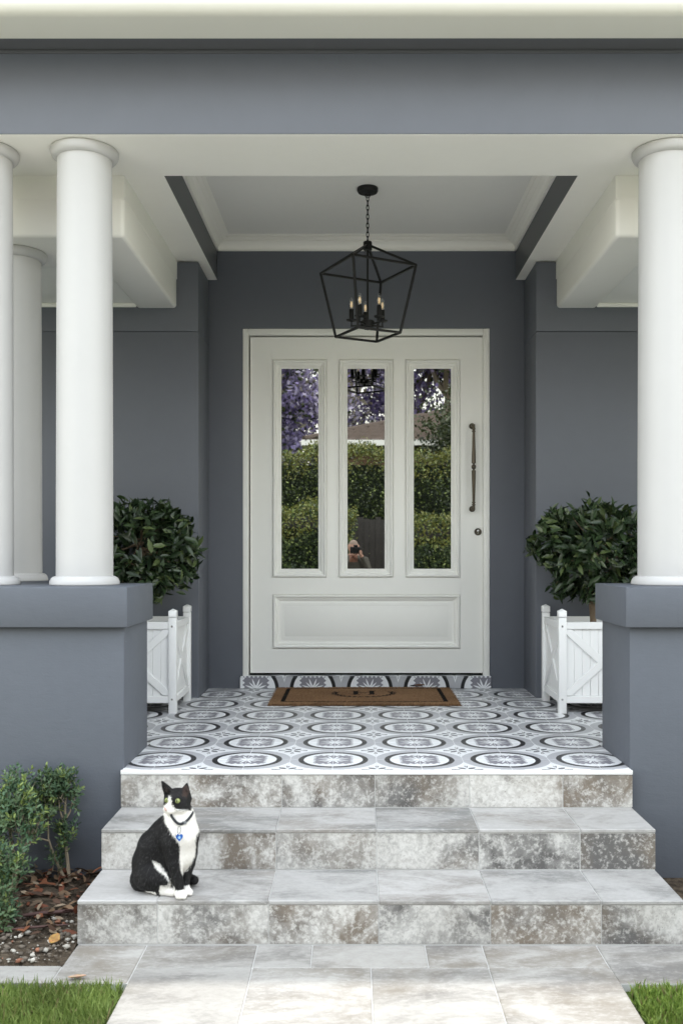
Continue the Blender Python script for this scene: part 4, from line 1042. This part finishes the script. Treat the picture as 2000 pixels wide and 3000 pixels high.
lawn('grass', -1.75, PX0 - .012, 2.11, 3.238, 26000, 1, 'green lawn grass left of the path', .026, .058, (.11, .175, .038), (.24, .31, .09))
lawn('grass', PX1 + .015, 1.9, 2.11, 3.225, 24000, 2, 'bright green low lawn at the right corner of the path', .026, .055, (.10, .17, .03), (.23, .31, .07), 1.5)

# ================================================================== ACROSS THE GARDEN (seen in the door glass)
def leaf_wall(n, x0, x1, y0, y1, z0, zt, seed, cdark, clight, L=.055):
    """leaves over the top and faces of a clipped block, with depth"""
    r_ = np.random.default_rng(seed); x = r_.uniform(x0, x1, n); dep = r_.random(n) ** 2 * .35; top = r_.random(n) < .28
    ztop = zt + .10 * np.sin(x * 2.3 + seed) + .05 * np.sin(x * 7.1)
    z = np.where(top, ztop + r_.normal(size=n) * .05, z0 + (ztop - z0) * r_.random(n)); bulge = .16 * np.sin(x * 3.1 + z * 2.2) * np.cos(z * 3.3 + x)
    y = np.where(top, r_.uniform(y0, y1, n), y1 - dep + bulge)
    nrmv = np.where(top[:, None], np.array([0, .2, 1.]), np.array([0, 1., .35])); d = nrm(r_.normal(size=(n, 3)) * .8 + nrmv * .5 + [0, 0, -.15])
    up = nrm(nrmv + r_.normal(size=(n, 3)) * .6); g_ = (r_.random(n) ** 1.5)[:, None]; c = np.array(cdark) * (1 - g_) + np.array(clight) * g_
    sunlit_top = (z > ztop - .45)[:, None] & (r_.random(n) < .6)[:, None]; c = np.where(sunlit_top, c * .4 + np.array([.26, .25, .05]) * .6, c); leaf_glint = (r_.random(n) < .10)[:, None]; c = np.where(leaf_glint, np.array([.30, .36, .12]), c)  # sunlit top leaves and scattered glints painted into the leaf colour
    return np.stack([x, y, z], -1), d, up, L * r_.uniform(.7, 1.3, n), c
def hedge(name, label, x0, x1, y0, y1, z0, zt, n, seed, cd, cl, L=.055):
    root = empty(name, ((x0 + x1) / 2, (y0 + y1) / 2, 0)); off = np.array(root.location); tag(root, label, 'hedge')
    p, d, u, l, c = leaf_wall(n, x0, x1, y0, y1, z0, zt, seed, cd, cl, L)
    tag(link('foliage', scatter('foliage', RH_V, RH_F, p - off, d, u, l, l * .55, c, HEDGEL), root), kind='stuff')
    cx = (x1 - x0) / 2 - .1; cy = (y1 - y0) / 2 - .22
    if z0 > .5:
        for k in range(6):
            xx = -cx + (k + .5) * 2 * cx / 6; MB().tube([(xx, 0, 0), (xx + .05, .02, z0 * .6), (xx - .04, 0, z0 + .3)], [.06, .05, .04], 7).build('trunk', BARKM, root)
    MB().box(-cx, cx, -cy - .1, cy - .12, z0 + .05, zt - .25).build('core', plain('hedge_core', (.012, .018, .008), .9), root)
hedge('tall_hedge', 'tall clipped hedge rising above the paling fence across the garden', -5.5, 6.0, -5.0, -3.75, 1.0, 3.30, 52000, 21, (.012, .026, .007), (.085, .115, .022))
hedge('low_hedge', 'lower leafy hedge in front of the fence, left across the garden', -5.5, .02, -3.3, -2.45, 0, 2.10, 34000, 22, (.014, .030, .009), (.085, .125, .035))
hedge('low_hedge', 'lower leafy hedge in front of the fence, right across the garden', .92, 6.0, -3.3, -2.5, 0, 1.92, 34000, 23, (.014, .030, .009), (.085, .125, .035))
fence = empty('paling_fence', (.0, -3.55, 0)); tag(fence, 'weathered dark timber paling fence across the garden', 'fence')
FW = paint('weathered_timber', (.045, .040, .036), .85, .3, 30, .5, .006, 6)
for k in range(-32, 34):
    zt2 = 2.05 + random.uniform(-.03, .03); MB().box(k * .105 - .050, k * .105 + .050, random.uniform(-.006, .004), .018, .03, zt2).build('paling', FW, fence)
for zz in (.4, 1.6): MB().box(-3.4, 3.5, -.05, -.008, zz, zz + .07).build('rail', FW, fence)
# neighbour's house with tiled hip roof
nb = empty('neighbour_house', (2.4, -11.5, 0)); tag(nb, 'brick house with brown tiled hip roof beyond the hedge', 'house')
MB().box(-3.1, 3.5, -3.0, 3.0, 0, 3.86).build('wall', paint('brick_paint', (.22, .13, .09), .9, .2, 20, .3, .01), nb)
MB().box(-3.6, 4.0, 3.38, 3.52, 3.84, 3.97).build('gutter', WHITE, nb); MB().box(-3.62, -3.48, -3.5, 3.38, 3.84, 3.97).build('gutter', WHITE, nb)
RT = paint('roof_tile', (.085, .062, .050), .8, .25, 30, .3, .01, 4)
ez, rz_, hw, ex0, ex1 = 3.96, 5.08, 3.5, -3.55, 3.95
nr, nc2 = 10, 200; Vt = []
for i in range(nr + 1):
    t = i / nr
    for lap in ((0,) if i == 0 else (0, 1)):
        tt = t; dz = .075 if (lap == 1) else 0
        for j in range(nc2 + 1):
            s = j / nc2; xa, xb = ex0 + t * hw, ex1 - t * hw; x = xa + (xb - xa) * s
            Vt.append((x, hw * (1 - t), ez + (rz_ - ez) * t + .030 * math.sin(x * 2 * math.pi / .30) + (dz if lap else 0)))
rows = len(Vt) // (nc2 + 1); Ft = [(i * (nc2 + 1) + j, i * (nc2 + 1) + j + 1, (i + 1) * (nc2 + 1) + j + 1, (i + 1) * (nc2 + 1) + j) for i in range(rows - 1) for j in range(nc2)]
link('roof', fast_mesh('roof', Vt, Ft, RT, sm=False), nb)
MB().add([(ex0, hw, ez), (ex0, -hw, ez), (ex0 + hw, 0, rz_), (ex1 - hw, 0, rz_), (ex1, -hw, ez), (ex1, hw, ez)], [(1, 0, 2), (4, 1, 2, 3), (5, 4, 3)]).build('roof', RT, nb, sm=0)
MB().tube([(ex0, hw, ez + .03), (ex0 + hw, 0, rz_ + .05), (ex1 - hw, 0, rz_ + .05), (ex1, hw, ez + .03)], .07, 8).build('ridge_cap', RT, nb)
def tree(name, label, base_, H_, crown, n, seed, pal_, leafL, mat, bark=BARKM, lr=.5):
    r_ = np.random.default_rng(seed); root = empty(name, base_); tag(root, label, 'tree'); tips = []
    m = MB()
    def grow(p, d, L, r, lev):
        pts = [p]; q = p
        for k in range(4):
            d = (d + Vector(r_.normal(size=3)) * .16 + Vector((0, 0, .05))).normalized(); q = q + d * (L / 4); pts.append(q)
        m.tube(pts, [r * (1 - .12 * k) for k in range(5)], 7 if lev < 2 else 5)
        if lev >= 3: tips.extend([pts[2], pts[4]]); return
        for k in range(4 if lev < 2 else 3):
            a = 2 * math.pi * (k + r_.random()) / 4; e = Vector((math.cos(a), math.sin(a), .55 + .5 * r_.random())).normalized()
            grow(pts[-1] if k else pts[3], (d * .45 + e * .8).normalized(), L * .68, r * .58, lev + 1)
    grow(Vector((0, 0, 0)), Vector((0, 0, 1)), H_ * .36, H_ * .026, 0); m.build('trunk', bark, root, sm=60)
    tips = np.array([t[:] for t in tips]); cen = np.array(crown[0]); rad = np.array(crown[1])
    nb_ = 70; cl_ = nrm(r_.normal(size=(nb_, 3))) * (r_.random((nb_, 1)) ** .4) * rad + cen; cl_ = np.concatenate([cl_, tips])
    own = r_.integers(0, len(cl_), n); pos = cl_[own] + r_.normal(size=(n, 3)) * lr * [1, 1, .75]
    cw = np.repeat(np.arange(len(cl_)), 1); pc = r_.integers(0, len(pal_), len(cl_)); pk = np.where(r_.random(n) < .75, pc[own], r_.integers(0, len(pal_), n))
    c = np.array(pal_)[pk] * r_.uniform(.7, 1.25, (n, 1))
    tag(link('crown', scatter('crown', RH_V, RH_F, pos, rand_dir2(r_, n), rand_dir2(r_, n), leafL * r_.uniform(.6, 1.4, n), leafL * .6, c, mat), root), kind='stuff')
def rand_dir2(r_, n): return nrm(r_.normal(size=(n, 3)))
PURP = [(.30, .25, .47), (.38, .33, .54), (.20, .16, .34), (.52, .47, .63), (.06, .075, .03), (.30, .27, .21)]
PALEB = paint('pale_bark', (.30, .26, .20), .85, .25, 30, .5, .01, 5)
tree('jacaranda_tree', 'purple flowering tree beyond the hedge on the left', (-3.0, -11.5, 0), 8.5, ((0, 0, 6.2), (3.6, 2.6, 3.2)), 60000, 31, PURP + [(.05, .07, .025)], .15, FLOWER, PALEB, .38)
tree('jacaranda_tree', 'purple flowering tree rising behind the tiled roof', (1.2, -17.5, 0), 12, ((0, 0, 8.6), (5.4, 3.0, 3.6)), 60000, 32, [tuple(1.35 * c for c in q) for q in PURP], .18, FLOWER, PALEB, .45)
tree('evergreen_tree', 'dark bushy evergreen tree beyond the hedge on the right', (3.15, -6.9, 0), 5.2, ((0, 0, 3.3), (2.3, 1.5, 2.0)), 26000, 33, [(.022, .034, .012), (.04, .055, .02), (.06, .075, .028)], .10, HEDGEL, BARKM, .35)

# photographer standing at the camera
PP = []
def pc(a, b, ra, rb, k=.02): PP.append((lambda P, a=a, b=b, ra=ra, rb=rb: d_cone(P, a, b, ra, rb), k))
def pe(c, r, k=.02): PP.append((lambda P, c=c, r=r: d_ell(P, c, r), k))
pc((-.02, -.24, .92), (-.02, -.25, 1.28), .135, .15, .05); pe((-.02, -.25, 1.12), (.18, .12, .24), .05); pe((-.02, -.24, .90), (.17, .125, .13), .05)
for s in (-1, 1):
    pc((-.02 + s * .09, -.24, .86), (-.02 + s * .10, -.22, .48), .088, .060, .03); pc((-.02 + s * .10, -.22, .48), (-.02 + s * .11, -.27, .09), .058, .040, .02); pc((-.02 + s * .11, -.28, .05), (-.02 + s * .13, -.12, .03), .045, .036, .02)
    sh_ = (-.02 + s * .17, -.25, 1.32); el_ = (-.02 + s * .25, -.16, 1.10); wr = (s * .085 + .012, -.10, 1.385) if s > 0 else (-.03, -.115, 1.36)
    pc(sh_, el_, .058, .046, .04); pc(el_, wr, .044, .029, .02)
    if s > 0:
        pe((.086, -.085, 1.43), (.018, .03, .038), .012)
        for k in range(4): pc((.093, -.085, 1.458 - k * .017), (.086, -.040, 1.462 - k * .0175), .0095, .0085, .004); pc((.086, -.040, 1.462 - k * .0175), (.066, -.036, 1.460 - k * .0175), .0085, .008, .004)
        pc((.075, -.11, 1.42), (.055, -.118, 1.455), .011, .009, .005)
    else:
        pe((-.02, -.07, 1.405), (.035, .045, .015), .012)
        for k in range(4): pc((-.035 + k * .018, -.05, 1.408), (-.04 + k * .018, -.03, 1.425), .009, .008, .004)
        pc((.02, -.08, 1.41), (.045, -.06, 1.425), .010, .009, .005)
pc((-.02, -.24, 1.36), (-.02, -.215, 1.46), .058, .055, .03); pe((-.02, -.215, 1.520), (.075, .092, .104), .02); pe((-.02, -.13, 1.505), (.015, .022, .018), .012)
for s in (-1, 1): pe((-.02 + s * .076, -.215, 1.52), (.012, .02, .03), .006)
Vp, Fp = implicit(PP, (-.42, -.48, -.02), (.40, .03, 1.68), .009); Vp[:, 2] = np.maximum(Vp[:, 2], .001)
x, y_, z = Vp.T; colp = np.tile([.055, .050, .040], (len(Vp), 1))
colp[z < .92] = (.035, .04, .06); colp[z < .085] = (.03, .025, .02)
skin = ((z > 1.40) & (np.abs(x + .02) < .11) & (y_ > -.32) & (z < 1.56)) | ((np.linalg.norm(Vp - [.086, -.08, 1.43], axis=1) < .062)); colp[skin] = (.34, .20, .15)
hair = ((z > 1.555) | ((y_ < -.225) & (z > 1.44))) & (np.abs(x + .02) < .12) & (z > 1.43); colp[hair] = (.20, .15, .12)
scarf = (z > 1.30) & (z < 1.40) & (np.abs(x + .02) < .055) & (y_ > -.25); colp[scarf] = (.16, .075, .05)
ph = link('person', fast_mesh('person', Vp, Fp, vcol('skin_and_cloth', .7, .2), colp))
tag(ph, 'person in a dark jacket standing on the path, raising a camera to the eye', 'person')
cmr = empty('photo_camera', (.012, -.062, 1.436)); cmr.scale = (1.15, 1.0, 1.15); tag(cmr, 'black camera held up by the person on the path', 'camera')
MB().box(-.068, .068, -.035, .0, -.012, .072).build('camera_body', BLACK, cmr, .008, 3); MB().box(-.026, .026, -.035, .006, .07, .098).build('viewfinder', BLACK, cmr, .007, 3); MB().box(.045, .072, -.03, .02, -.010, .070).build('grip', BLACK, cmr, .008, 3)
MB().lathe([(.038, .0), (.038, .018), (.041, .022), (.041, .040), (.036, .043), (.031, .043), (.029, .036)], (-.012, 0, .028), 32, 'Y').build('lens', BLACK, cmr); MB().lathe([(.029, .030), (.020, .034), (.0005, .036)], (-.012, 0, .028), 28, 'Y').build('front_glass', plain('lens_glass', (.01, .012, .02), .02, 0, .9), cmr)
